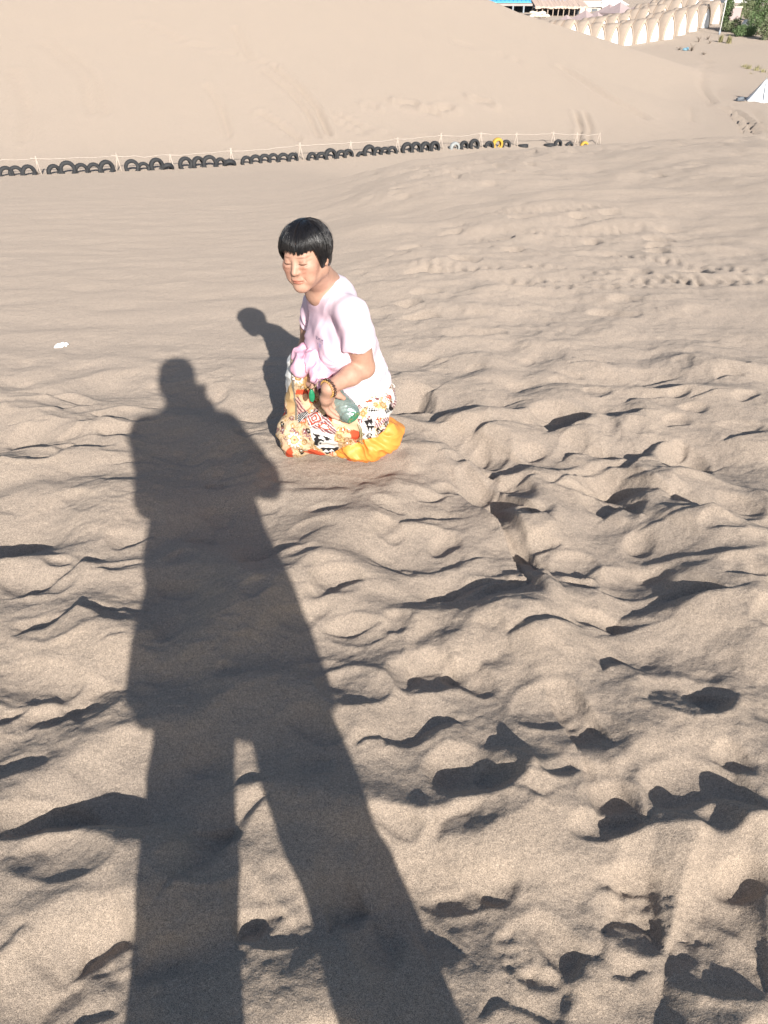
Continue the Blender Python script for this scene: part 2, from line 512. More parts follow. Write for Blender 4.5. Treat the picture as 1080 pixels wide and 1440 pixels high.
TRACKS = [
([(-4.98,40.00),(-3.66,37.40),(-2.74,34.95),(-2.11,32.15)],0.14,0.154),
([(-5.32,39.30),(-3.96,36.75),(-3.04,34.35),(-2.46,31.85)],0.14,0.110),
([(-4.88,33.65),(-3.94,32.50),(-3.15,31.20)],0.12,0.132),
([(-7.54,45.80),(-6.24,41.15),(-4.98,40.00)],0.15,0.110),
([(-7.38,36.30),(-6.43,33.90),(-5.66,30.90)],0.12,0.099),
([(-1.72,34.55),(-0.84,33.60),(0.55,32.95),(2.82,33.45)],0.12,0.110),
([(-1.97,33.80),(-0.96,32.80),(0.27,32.45)],0.12,0.099),
([(26.36,71.75),(22.58,62.20),(20.59,56.65),(19.48,52.55),(18.64,48.80)],0.13,0.220),
([(25.96,71.75),(21.76,60.85),(20.01,55.75),(18.76,51.20),(18.09,47.90)],0.11,0.110),
([(18.76,47.35),(18.36,44.45),(17.79,41.65),(16.91,38.90)],0.12,0.264),
([(18.85,46.55),(18.23,43.25),(17.63,40.55),(16.97,38.55)],0.12,0.220),
([(18.66,47.95),(17.88,43.95),(17.06,40.55),(16.39,38.55)],0.10,0.176),
([(20.00,46.55),(18.86,42.75),(17.63,39.30)],0.10,0.176),
([(16.85,47.30),(15.26,42.35)],0.10,0.110),
([(22.30,57.75),(20.58,53.55),(19.68,50.35)],0.10,0.110),
([(22.66,57.30),(20.93,52.95),(20.26,50.35)],0.10,0.110),
([(9.88,49.20),(11.29,44.50),(12.61,41.60)],0.25,0.132),
([(9.14,40.85),(8.97,38.60),(8.26,35.70)],0.12,0.154),
([(9.63,41.10),(9.42,38.85),(8.74,36.25)],0.12,0.110),
([(3.94,49.80),(6.29,49.35),(7.75,48.30)],0.15,0.088),
([(-11.90,44.85),(-9.32,42.10),(-6.93,41.45)],0.15,0.088),
([(-14.94,39.35),(-12.00,35.30),(-10.66,31.40)],0.14,0.088),
([(-14.41,39.60),(-11.49,35.50),(-10.21,31.60)],0.14,0.088),
([(-14.70,35.10),(-12.92,31.35),(-11.96,28.05)],0.14,0.099),
([(0.77,37.40),(1.23,37.25)],0.22,0.308),
([(4.26,39.95),(4.76,39.65)],0.22,0.264),
([(2.47,37.45),(2.88,37.90)],0.20,0.220),
([(-0.66,36.35),(-0.42,36.30)],0.18,0.176),
([(1.83,36.85),(2.20,36.90)],0.15,0.176)]

TYRE_LINES = [(0.72, 5.15, 2.72, 5.00), (0.71, 5.00, 2.75, 5.00), (1.18, 5.30, 2.67, 5.00), (0.31, 5.55, 1.18, 5.55), (0.11, 5.90, 0.81, 5.50), (0.87, 8.15, 2.24, 7.90), (0.63, 7.00, 2.27, 7.05), (1.59, 6.25, 2.61, 5.10)]

def ramp(x):
    return np.where(x > 0, x, 0)

def build_ground():
    hx, hy = 0.006, 0.0055
    xs = [np.arange(-2.1, 2.1001, hx)]
    def grow(start, h, g, end):
        out = []; p = start
        while p < end:
            h *= 1 + g; p += h; out.append(p)
        return np.array(out)
    gx = grow(2.1, hx, 0.016, 320)
    xs = np.concatenate([-gx[::-1], xs[0], gx])
    yb = grow(-0.5, hy, 0.06, 80)
    ys = np.concatenate([-(yb[::-1]), np.arange(0.5, 3.3, hy), grow(3.3, hy, 0.0115, 420)])
    X, Y = np.meshgrid(xs, ys, indexing='xy')
    X = X.astype(np.float64); Y = Y.astype(np.float64)
    Z = ground_base(X, Y)
    near = Y < 42
    nr = int(np.searchsorted(ys, 42.0))
    x, y = X[:nr], Y[:nr]
    # region masks
    r_near = sstep(4.3, 2.7, y)                                   # deep footprints
    rightness = sstep(-0.16, 0.06, x / np.maximum(y, 3.0))
    r_mid = sstep(2.8, 4.2, y) * sstep(19, 15, y) * (0.14 + 0.86 * rightness)
    wom = np.exp(-(((x + 0.2) / 0.36) ** 2 + ((y - 2.5) / 0.28) ** 2) ** 2)   # kept level where she kneels
    # near: smooth heaps + cusped hollows of old footprints, warped
    wx = x + 0.10 * perlin(x * 2.1, y * 2.1, 3) + 0.03 * perlin(x * 7, y * 7, 4)
    wy = y + 0.10 * perlin(x * 2.1, y * 2.1, 5) + 0.03 * perlin(x * 7, y * 7, 6)
    z = 0.042 * fbm(x * 1.5, y * 2.2, 11, 2) * (0.3 + 0.7 * r_near)
    z += (0.036 * perlin(wx * 3.4 + 3, wy * 4.6, 13) + 0.020 * perlin(wx * 2.2 + 9, wy * 3.9 + 2, 14)) * r_near
    v1 = 0.35 + 0.65 * sstep(-0.4, 0.5, perlin(x * 1.9 + 8, y * 1.9, 15))
    w1, c1 = worley(wx / 0.38, wy / 0.26, 21, 0.9, 22.0)
    bowls = np.minimum(w1, 0.75) * 0.115 * v1
    w2, c2 = worley(wx / 0.21 + 4.4, wy / 0.15, 23, 0.45)
    hol = ramp(1 - w2 * 10.0)
    bowls = bowls - 0.026 * hol * hol * (3 - 2 * hol) * sstep(0.2, 0.7, c2) + np.minimum(w2, 0.7) * 0.012 * (1.3 - v1)
    z += bowls * r_near * (0.5 + 0.3 * sstep(-0.6, 0.5, x))
    # middle distance: shallow footprints and soft wind ripples
    w3, c3 = worley(wx / 0.75, wy / 0.55, 31)
    w4, c4 = worley(wx / 0.40, wy / 0.34, 33, 0.45)
    patch = sstep(-0.3, 0.35, perlin(x * 0.33, y * 0.3, 37))
    hol = ramp(1 - w4 * 10.0)
    prints = -0.050 * hol * hol * (3 - 2 * hol) * sstep(0.45, 0.8, c4) * patch
    z += (np.minimum(w3, 0.8) * 0.045 * (0.3 + 0.7 * patch) + prints + 0.017 * fbm(x * 2.6, y * 3.0, 39, 4) * (0.3 + patch)) * r_mid
    z += 0.10 * fbm(x * 0.33, y * 0.4, 41, 3) * sstep(3.5, 9, y) * sstep(24, 17, y) * (0.2 + 0.8 * rightness)
    z += 0.010 * fbm(x * 0.9 + y * 0.5, y * 1.9 - x * 0.8, 43, 2) * sstep(2.6, 3.6, y) * sstep(20, 8, y)
    # tyre tracks pressed across the right
    for (x0, y0, x1, y1) in TYRE_LINES:
        dx, dy = x1 - x0, y1 - y0; L = math.hypot(dx, dy)
        t = ((x - x0) * dx + (y - y0) * dy) / L; d = (-(x - x0) * dy + (y - y0) * dx) / L
        d = d + 0.05 * np.sin(t * 1.3 + x0) 
        m = sstep(0.11, 0.07, np.abs(d)) * sstep(-0.1, 0.25, t) * sstep(L + 0.3, L - 0.2, t)
        z += m * (-0.008 + 0.0095 * np.sin(t * 2 * math.pi / 0.095 + np.sign(d) * 1.2 + 9 * d + 1.5 * perlin(x * 5, y * 5, 47)) * (0.6 + 0.8 * perlin(x * 4, y * 4, 48)))
    # tyre print pressed in the near right corner, and a shoe print
    for (cx, cy, rx, ry, a, fq) in ((0.545, 0.80, 0.11, 0.040, -0.45, 95), (0.245, 0.705, 0.035, 0.06, 0.1, 80)):
        ca, sa = math.cos(a), math.sin(a)
        px = ((x - cx) * ca + (y - cy) * sa) / rx; py = (-(x - cx) * sa + (y - cy) * ca) / ry
        m = sstep(1.15, 0.85, px * px + py * py)
        lum = perlin(x * fq * 0.7, y * fq * 0.7, 61) + 0.5 * perlin(x * fq * 1.5, y * fq * 1.5, 62)
        z += m * (0.0042 * lum - 0.003)
    # the hollows and steep lee sides that read as dark crescents
    wob = 0.013 * perlin(x * 8, y * 8, 51) + 0.0025 * perlin(x * 30, y * 30, 53)
    crumb = perlin(x * 55, y * 55, 55) + 0.6 * perlin(x * 110, y * 110, 56)
    for D, sl, pts in SCARPS:
        pts = np.array(pts)
        if len(pts) < 2: continue
        R = 2.6 * D + sl
        mg = sl + R + 0.05
        i0, i1 = np.searchsorted(xs, [pts[:, 0].min() - mg, pts[:, 0].max() + mg])
        j0, j1 = np.searchsorted(ys, [pts[:, 1].min() - mg, pts[:, 1].max() + mg])
        j1 = min(j1, nr); i1 = min(i1, len(xs))
        if j1 <= j0 or i1 <= i0: continue
        bx = x[j0:j1, i0:i1]; by = y[j0:j1, i0:i1]
        # signed distance to the crest line, measured across its chord
        ch = pts[-1] - pts[0]; Lc = np.hypot(*ch); ch = ch / Lc; nv = np.array((-ch[1], ch[0]))
        ps = (pts - pts[0]) @ ch; pn = (pts - pts[0]) @ nv
        s_ = (bx - pts[0, 0]) * ch[0] + (by - pts[0, 1]) * ch[1]
        n_ = (bx - pts[0, 0]) * nv[0] + (by - pts[0, 1]) * nv[1]
        g_ = sum(np.interp(s_ + e_ * Lc, ps, pn) for e_ in (-.09, -.045, 0, .045, .09)) / 5
        sd = (n_ - g_) * 0.93
        tt = np.clip(s_ / Lc, 0, 1)
        over = np.maximum(np.maximum(-s_, s_ - Lc), 0)
        amp = np.clip(4 * tt * (1 - tt), 0, 1) ** 0.6
        amp = np.clip(amp + 0.10, 0, 1) * np.exp(-(over / (0.35 * sl + 0.01 + 0.20 * Lc)) ** 2)
        d = sd + wob[j0:j1, i0:i1] * min(1.0, sl / 0.05)
        dn = d / np.maximum(amp, 0.15)
        rise = 0.38 * np.exp(-(np.minimum(d, 0) / (1.3 * D + 0.02)) ** 2)
        tdrop = np.clip(dn / sl, 0, 1)
        drop = 0.38 - tdrop ** 1.15
        rec = -0.62 * (1 - sstep(0, 1, (dn - sl) / R))
        prof = np.where(d < 0, rise, np.where(dn < sl, drop, rec)) + 0.022 * crumb[j0:j1, i0:i1] * np.exp(-((d - 0.3 * sl) / (0.5 * sl + 0.01)) ** 2)
        fade = 1 - 0.8 * wom[j0:j1, i0:i1]
        z[j0:j1, i0:i1] += D * amp * prof * fade
    # rounded hollows of single footprints
    for cx, cy, rx, ry in HOLLOWS:
        i0, i1 = np.searchsorted(xs, [cx - 1.9 * rx, cx + 1.9 * rx]); j0, j1 = np.searchsorted(ys, [cy - 1.9 * ry, cy + 1.9 * ry])
        bx = x[j0:j1, i0:i1] + 0.25 * rx * perlin(x[j0:j1, i0:i1] * 6, y[j0:j1, i0:i1] * 6, 91); by = y[j0:j1, i0:i1] + 0.25 * ry * perlin(x[j0:j1, i0:i1] * 6, y[j0:j1, i0:i1] * 6, 92)
        rr = np.sqrt(((bx - cx) / rx) ** 2 + ((by - cy) / ry) ** 2)
        D = 0.20 * min(ry, rx * 0.9) * (1 - 0.9 * np.exp(-(((cx + 0.2) / 0.36) ** 2 + ((cy - 2.5) / 0.28) ** 2) ** 2))
        z[j0:j1, i0:i1] += D * (-smax(1 - rr * rr, 0 * rr, 0.12) + 0.25 * np.exp(-((rr - 1.02) / 0.16) ** 2))
    # woman presses the sand a little
    wr = np.sqrt(((x + 0.2) / 0.30) ** 2 + ((y - 2.5) / 0.22) ** 2)
    z = z * (1 - 0.9 * wom) + wom * 0.004 + 0.016 * np.exp(-((wr - 1.0) / 0.22) ** 2) * (0.5 + 0.8 * perlin(x * 14, y * 14, 97))
    # fine irregularity
    z += (0.0034 * fbm(x * 16, y * 20, 71, 3) + 0.0011 * fbm(x * 60, y * 75, 73, 2) * r_near) * sstep(12, 4, y) * (0.5 + 0.5 * sstep(-0.2, 0.4, perlin(x * 1.7, y * 1.7, 75)))
    Z[:nr] += z
    # valley and far dune: faint drifts
    far = sstep(18, 30, Y)
    Z += far * (0.05 * perlin(X * 0.15, Y * 0.12, 81) + 0.012 * perlin(X * 0.9 + Y * 0.2, Y * 0.5, 83))
    # wheel tracks and slide marks on the far slope and in the valley: (polyline, width, depth)
    for pts, w, dep in TRACKS:
        pts = np.array(pts); mg = 4 * w + 1.0
        i0, i1 = np.searchsorted(xs, [pts[:, 0].min() - mg, pts[:, 0].max() + mg])
        j0, j1 = np.searchsorted(ys, [pts[:, 1].min() - mg, pts[:, 1].max() + mg])
        bx = X[j0:j1, i0:i1]; by = Y[j0:j1, i0:i1]; best = np.full(bx.shape, 99.0)
        for q in range(len(pts) - 1):
            a, b = pts[q], pts[q + 1]; L2 = max(((b - a) ** 2).sum(), 1e-6)
            t = np.clip(((bx - a[0]) * (b - a)[0] + (by - a[1]) * (b - a)[1]) / L2, 0, 1)
            best = np.minimum(best, np.hypot(bx - a[0] - t * (b - a)[0], by - a[1] - t * (b - a)[1]))
        Z[j0:j1, i0:i1] += dep * (0.5 * np.exp(-((best - 1.9 * w) / (0.8 * w)) ** 2) - np.exp(-(best / w) ** 2))
    ny, nx = X.shape
    idx = np.arange(nx * ny, dtype=np.int32).reshape(ny, nx)
    Q = np.stack([idx[:-1, :-1], idx[:-1, 1:], idx[1:, 1:], idx[1:, :-1]], -1).reshape(-1, 4)
    V = np.stack([X, Y, Z], -1).reshape(-1, 3)
    return V, Q, xs, ys, Z

def sand_material():
    m = mat_base('sand', (0.4, 0.3, 0.22), 0.95, 0.12)
    nt = m.node_tree; N, L = nt.nodes, nt.links
    b = N['Principled BSDF']
    tc = N.new('ShaderNodeTexCoord')
    def noise(scale, detail=2.0, rough=0.5):
        n = N.new('ShaderNodeTexNoise')
        n.inputs['Scale'].default_value = scale; n.inputs['Detail'].default_value = detail; n.inputs['Roughness'].default_value = rough
        L.new(tc.outputs['Object'], n.inputs['Vector'])
        return n
    def mapr(o, a, c, lo, hi):
        r = N.new('ShaderNodeMapRange')
        for i, v in enumerate((a, c, lo, hi)): r.inputs[i + 1].default_value = v
        L.new(o, r.inputs[0]); return r.outputs[0]
    def mix(f, a, c, mode='MIX'):
        x = N.new('ShaderNodeMix'); x.data_type = 'RGBA'; x.blend_type = mode
        if isinstance(f, float): x.inputs[0].default_value = f
        else: L.new(f, x.inputs[0])
        for i, v in ((6, a), (7, c)):
            if isinstance(v, tuple): x.inputs[i].default_value = (*v, 1)
            else: L.new(v, x.inputs[i])
        return x.outputs[2]
    big = noise(0.55, 4)
    streak = N.new('ShaderNodeMapping'); streak.inputs['Scale'].default_value = (1.6, 3.6, 3.0)
    streak.inputs['Rotation'].default_value = (0, 0, 0.12)
    L.new(tc.outputs['Object'], streak.inputs['Vector'])
    sn = N.new('ShaderNodeTexNoise'); sn.inputs['Scale'].default_value = 1.0; sn.inputs['Detail'].default_value = 5
    L.new(streak.outputs[0], sn.inputs['Vector'])
    grain = noise(660, 1.0)
    grain3 = noise(150, 1.0)
    grain2 = noise(900, 0.0)
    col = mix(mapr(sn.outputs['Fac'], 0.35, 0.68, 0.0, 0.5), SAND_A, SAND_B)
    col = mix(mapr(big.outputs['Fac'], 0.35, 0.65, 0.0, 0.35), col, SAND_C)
    gf1 = mapr(grain.outputs['Fac'], 0.34, 0.66, 0.55, 1.45)
    gf2 = mapr(grain3.outputs['Fac'], 0.30, 0.70, 0.88, 1.12)
    mm = N.new('ShaderNodeMath'); mm.operation = 'MULTIPLY'; L.new(gf1, mm.inputs[0]); L.new(gf2, mm.inputs[1]); gf = mm.outputs[0]
    vm = N.new('ShaderNodeCombineColor')
    for i in range(3): L.new(gf, vm.inputs[i])
    # brightness falloff painted into colour: darker near, paler beyond; trampled sand also darker-grained
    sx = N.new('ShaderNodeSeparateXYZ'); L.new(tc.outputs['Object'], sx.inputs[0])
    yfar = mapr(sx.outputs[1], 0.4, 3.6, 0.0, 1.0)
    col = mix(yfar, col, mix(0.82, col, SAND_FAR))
    L.new(mapr(sx.outputs[1], 1.0, 4.5, 0.12, 0.55), b.inputs['Diffuse Roughness'])      # coarse trampled grains, then dusty wind-sorted sand
    col = mix(1.0, col, vm.outputs[0], 'MULTIPLY')
    dark = mapr(grain2.outputs['Fac'], 0.62, 0.68, 0.0, 0.45)
    col = mix(dark, col, (0.06, 0.055, 0.055))
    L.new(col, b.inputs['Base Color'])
    g3 = noise(260, 3.0, 0.6)
    g4 = noise(34, 4.0, 0.55)
    b1 = N.new('ShaderNodeBump'); b1.inputs['Strength'].default_value = 0.55; b1.inputs['Distance'].default_value = 0.0022
    L.new(g3.outputs['Fac'], b1.inputs['Height'])
    b2 = N.new('ShaderNodeBump'); b2.inputs['Strength'].default_value = 0.5; b2.inputs['Distance'].default_value = 0.006
    L.new(g4.outputs['Fac'], b2.inputs['Height']); L.new(b1.outputs[0], b2.inputs['Normal'])
    g5 = noise(5.5, 5.0, 0.6)
    b3 = N.new('ShaderNodeBump'); b3.inputs['Strength'].default_value = 0.5; b3.inputs['Distance'].default_value = 0.03
    L.new(g5.outputs['Fac'], b3.inputs['Height']); L.new(b2.outputs[0], b3.inputs['Normal'])
    L.new(b3.outputs[0], b.inputs['Normal'])
    return m

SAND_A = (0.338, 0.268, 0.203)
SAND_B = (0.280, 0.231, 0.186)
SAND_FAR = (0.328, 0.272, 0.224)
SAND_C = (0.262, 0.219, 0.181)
GV, GQ, GXS, GYS, GZ = build_ground()
M_SAND = sand_material()
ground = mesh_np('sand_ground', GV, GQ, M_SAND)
tag(ground, kind='structure')

def gz(x, y):
    """height of the finished sand at one point"""
    i = int(np.clip(np.searchsorted(GXS, x), 1, len(GXS) - 1)); j = int(np.clip(np.searchsorted(GYS, y), 1, len(GYS) - 1))
    tx = (x - GXS[i - 1]) / (GXS[i] - GXS[i - 1]); ty = (y - GYS[j - 1]) / (GYS[j] - GYS[j - 1])
    return float((GZ[j - 1, i - 1] * (1 - tx) + GZ[j - 1, i] * tx) * (1 - ty) + (GZ[j, i - 1] * (1 - tx) + GZ[j, i] * tx) * ty)

# ------------------------------------------------------------------ the camp, the tyre fence, plants
TH_C, TH_S, FPX = math.cos(PITCH), math.sin(PITCH), 1081.0
def at(px, py, Y):
    """point of the place seen at photo pixel (px, py) and Y metres ahead"""
    u, v = px - 540.0, 720.0 - py
    fw = FPX * TH_C + v * TH_S
    return Vector((u / fw * Y, Y, CAM_H - (FPX * TH_S - v * TH_C) / fw * Y))

def on_ground(px, py, Y):
    p = at(px, py, Y)
    return Vector((p.x, Y, gz(p.x, Y)))

ORD = ['first', 'second', 'third', 'fourth', 'fifth', 'sixth', 'seventh', 'eighth', 'ninth', 'tenth', 'eleventh', 'twelfth', 'thirteenth']
rng = random.Random(5)

M_TYRE = mat_noise('tyre_rubber', (0.022, 0.024, 0.028), (0.05, 0.05, 0.05), 9, 0.75, 0.3, bump=0.3)
M_TYRE_Y = mat_noise('yellow_painted_rubber', (0.58, 0.35, 0.05), (0.42, 0.27, 0.06), 9, 0.6)
M_TYRE_W = mat_noise('grey_painted_rubber', (0.38, 0.40, 0.39), (0.2, 0.21, 0.21), 9, 0.7)
M_PALE_WOOD = mat_noise('pale_peeled_wood', (0.47, 0.40, 0.34), (0.37, 0.31, 0.26), 14, 0.85)

# -- pale pole fence with A-frame posts
def fence_xy(px):
    t = (px - 540.0) / 1170.0          # bearing of the post
    a = (-9.7, 24.4); d = (0.855, 0.518)
    k = (t * a[1] - a[0]) / (d[0] - t * d[1])
    return a[0] + k * d[0], a[1] + k * d[1]
posts_px = [-42, 51, 165, 240, 326, 423, 494, 559, 619, 674, 723, 774, 807, 838]
fence = empty('pole_fence', (fence_xy(423)[0], fence_xy(423)[1], gz(*fence_xy(423))))
tag(fence, 'long low fence of pale peeled poles on small A-frame posts above the tyre row', 'fence')
fo = Vector(fence.location)
tops = []
for i, px in enumerate(posts_px):
    x, y = fence_xy(px); z = gz(x, y)
    h = 0.43 + rng.uniform(-0.04, 0.05)
    top = Vector((x, y, z + h))
    along = Vector((0.855, 0.518, 0))
    for s in (-1, 1):
        m = MB()
        foot = Vector((x, y, z - 0.15)) + along * (0.07 * s + rng.uniform(-0.02, 0.03)) + Vector((0.05 * s, -0.06 * s, 0))
        tip = top + (top - foot).normalized() * rng.uniform(0.03, 0.09)
        m.tube([foot - fo, (foot + tip) / 2 + Vector((rng.uniform(-.01, .01), 0, 0)) - fo, tip - fo], [0.024, 0.021, 0.017], 7)
        m.build('post', M_PALE_WOOD, fence, True)
    tops.append(top)
for i in range(len(tops) - 1):
    a, b = tops[i], tops[i + 1]
    d = (b - a).normalized()
    m = MB()
    p = [a - d * 0.16]
    for k in range(1, 6):
        q = a.lerp(b, k / 6)
        p.append(q + Vector((0, 0, rng.uniform(-0.03, 0.02) - 0.035 * math.sin(math.pi * k / 6))))
    p.append(b + d * 0.10)
    m.tube([q - fo for q in p], [0.018, 0.017, 0.015, 0.016, 0.014, 0.014, 0.012], 7)
    m.build('rail', M_PALE_WOOD, fence, True)

# -- tyres standing half buried, and a few lying, along the fence
def tyre_mesh():
    prof = [(0.118, -0.052), (0.122, -0.066), (0.150, -0.074), (0.185, -0.072), (0.207, -0.060), (0.217, -0.040), (0.220, 0.0),
            (0.217, 0.040), (0.207, 0.060), (0.185, 0.072), (0.150, 0.074), (0.122, 0.066), (0.118, 0.052), (0.135, 0.045), (0.178, 0.03),
            (0.188, 0.0), (0.178, -0.03), (0.135, -0.045)]
    n = 44; V = []; F = []
    k = len(prof)
    for i in range(n):
        a = 2 * math.pi * i / n
        for j, (r, w) in enumerate(prof):
            rr = r - (0.006 if (i % 2 == 0 and 4 <= j <= 8) else 0.0)      # tread blocks
            V.append((rr * math.cos(a), w, rr * math.sin(a)))
    for i in range(n):
        for j in range(k):
            F.append((i * k + j, i * k + (j + 1) % k, ((i + 1) % n) * k + (j + 1) % k, ((i + 1) % n) * k + j))
    return V, F
tv, tf = tyre_mesh()
tyre0 = mesh_np('tyre', tv, tf, M_TYRE)
tyre_meshes = {'b': tyre0.data}
for k, mm in (('y', M_TYRE_Y), ('w', M_TYRE_W)):
    me = tyre0.data.copy(); me.materials.clear(); me.materials.append(mm); tyre_meshes[k] = me
bays = [[(3, 'b'), (17, 'b'), (35, 'b')],
        [(71, 'b'), (91, 'B'), (110, 'b'), (128, 'b'), (146, 'B')],
        [(182, 'B'), (198, 'b'), (217, 'B'), (232, 'l')],
        [(258, 'B'), (276, 'B'), (292, 'B'), (307, 'b'), (320, 'l')],
        [(344, 'b'), (357, 'b'), (370, 'b'), (382, 'b'), (396, 'b'), (409, 'b')],
        [(436, 'b'), (449, 'b'), (462, 'B'), (477, 'b'), (487, 'b')],
        [(504, 's'), (516, 'B'), (528, 'b'), (538, 'b'), (548, 'b')],
        [(569, 'B'), (581, 'B'), (594, 'B'), (607, 'B')],
        [(635, 'w'), (648, 'b'), (662, 'B')],
        [(683, 'b'), (694, 'y'), (706, 'b')],
        [(730, 'f')],
        [(766, 'f'), (778, 'b'), (794, 's')],
        [(815, 'Y')]]
first = True
ang = math.atan2(0.518, 0.855)
for bi, bay in enumerate(bays):
    for ti, (px, kind) in enumerate(bay):
        x, y = fence_xy(px)
        x += 0.518 * 0.16; y -= 0.855 * 0.16
        o = tyre0 if first else tyre0.copy()
        if not first: link(o)
        first = False
        z = gz(x, y)
        sc = {'b': 0.98, 'B': 1.14, 's': 0.9, 'l': 0.98, 'f': 1.0, 'w': 1.0, 'y': 1.1, 'Y': 0.9}[kind] * rng.uniform(0.95, 1.05)
        up = {'b': 0.075, 'B': 0.12, 's': 0.0, 'l': 0.05, 'f': 0.03, 'w': 0.08, 'y': 0.12, 'Y': 0.0}[kind] + rng.uniform(-0.04, 0.0)
        o.scale = (sc, sc, sc)
        rx = {'l': 0.7, 'f': 1.45}.get(kind, rng.uniform(-0.12, 0.12))
        o.rotation_euler = (rx, rng.uniform(0, 3.1) if kind not in 'lf' else 0, ang + rng.uniform(-0.25, 0.2))
        o.rotation_mode = 'XYZ'
        o.location = (x, y, z + up)
        col = 'black'
        if kind in 'yY': o.data = tyre_meshes['y']; col = 'yellow painted'
        if kind == 'w': o.data = tyre_meshes['w']; col = 'pale grey'
        pose = {'l': 'leaning over', 'f': 'lying nearly flat', 's': 'deeply buried'}.get(kind, 'standing half buried')
        nth = ['first', 'second', 'third', 'fourth', 'fifth', 'sixth', 'seventh', 'eighth', 'ninth', 'tenth', 'eleventh', 'twelfth', 'thirteenth'][bi]
        tag(o, '%s tyre %s, %s from the left in the %s fence bay' % (col, pose, ORD[ti], nth),
            'tyre', 'tyres half buried along the pole fence')

# -- arched shell tents
M_CANVAS = mat_noise('beige_canvas', (0.46, 0.375, 0.30), (0.41, 0.33, 0.265), 3, 0.9, 0.1, bump=0.15)
M_WHITE_CANVAS = mat_noise('white_canvas', (0.82, 0.81, 0.79), (0.76, 0.75, 0.73), 3, 0.8, 0.2)
M_SEAM = mat_noise('dark_seam', (0.30, 0.22, 0.16), (0.25, 0.18, 0.13), 5, 0.9)
def gothic(w, h, n=9):
    """pointed arch outline from left foot over the tip to right foot"""
    pts = []
    for i in range(n + 1):
        t = i / n
        pts.append((-w * (1 - t ** 2.1) ** 0.9 if t < 1 else 0.0, h * t ** 0.92))
    return pts + [(-x, z) for x, z in pts[-2::-1]]
def make_tent():
    root = empty('arched_tent')
    L = 3.0; seg = 3; W, H = 1.08, 2.25
    m = MB(); rings = []
    for i in range(seg * 6 + 1):
        t = i / (seg * 6)
        f = t * seg % 1.0
        bul = 1.0 + 0.035 * math.sin(math.pi * f)
        taper = 1.0 - 0.10 * t - 0.35 * max(0.0, t - 0.8) ** 2 * 12
        rings.append([(x * bul * taper, t * L, z * bul * taper) for x, z in gothic(W, H)])
    vs = [p for r in rings for p in r]; k = len(rings[0]); fs = []
    for i in range(len(rings) - 1):
        for j in range(k - 1):
            fs.append((i * k + j, (i + 1) * k + j, (i + 1) * k + j + 1, i * k + j + 1))
    fs.append(tuple((len(rings) - 1) * k + j for j in range(k - 1, -1, -1)))
    m.add(vs, fs); m.build('shell', M_CANVAS, root, True)
    # front wall: beige border round a white door panel
    m = MB(); o_ = gothic(W, H); i_ = gothic(W * 0.80, H * 0.875)
    vs = [(x, 0.0, z) for x, z in o_] + [(x, -0.02, z) for x, z in i_]
    m.add(vs, [(j, j + 1, k + j + 1, k + j) for j in range(k - 1)]); m.build('front_border', M_CANVAS, root)
    m = MB(); m.add([(x, 0.03, z) for x, z in gothic(W * 0.82, H * 0.885)], [tuple(range(k))]); m.build('door_panel', M_WHITE_CANVAS, root)
    m = MB(); m.tube([(x, -0.03, z) for x, z in gothic(W * 0.81, H * 0.88)], 0.022, 5); m.build('door_trim', M_SEAM, root)
    for s in range(1, seg):
        t = s / seg; m = MB(); tp = 1.0 - 0.10 * t
        m.tube([(x * tp * 1.005, t * L, z * tp * 1.005) for x, z in gothic(W, H)], 0.028, 5); m.build('rib', M_SEAM, root, True)
    return root
tent0 = make_tent()
front = [(803, 70, 79.5), (822, 71, 81), (842, 72, 82.5), (862, 72, 84), (882, 70, 85.5), (901, 67, 87), (919, 63, 88.5), (939.5, 56, 90), (958, 50.5, 94), (974, 45, 97.5), (991, 39.5, 101), (1006, 34, 104.5)]
second = [(846, 60, 93), (863, 58, 95), (880, 54, 97), (907, 46.5, 99), (930.5, 40.5, 101), (952.5, 32, 105), (976.5, 25, 110), (997, 19, 114)]
third = [(918, 36, 110), (940, 29, 113), (962, 19, 118)]
tfirst = True
for rname, row in (('front', front), ('second', second), ('third', third)):
    for i, (px, py, Y) in enumerate(row):
        o = tent0 if tfirst else copy_tree(tent0)
        tfirst = False
        p = at(px, py, Y)
        g = gz(p.x, Y)
        o.location = (p.x, Y, p.z)
        o.rotation_euler = (0, 0, math.radians(45 + rng.uniform(-3, 3)))
        sc = rng.uniform(0.97, 1.03)
        o.scale = (sc, 1.0, sc)
        n = len(row) - 1 - i
        tag(o, 'beige pointed-arch tent with white door, %s of the %s row' % ('rightmost' if n == 0 else ORD[n] + ' from the right', rname), 'tent',
            'beige arched tents of the camp')

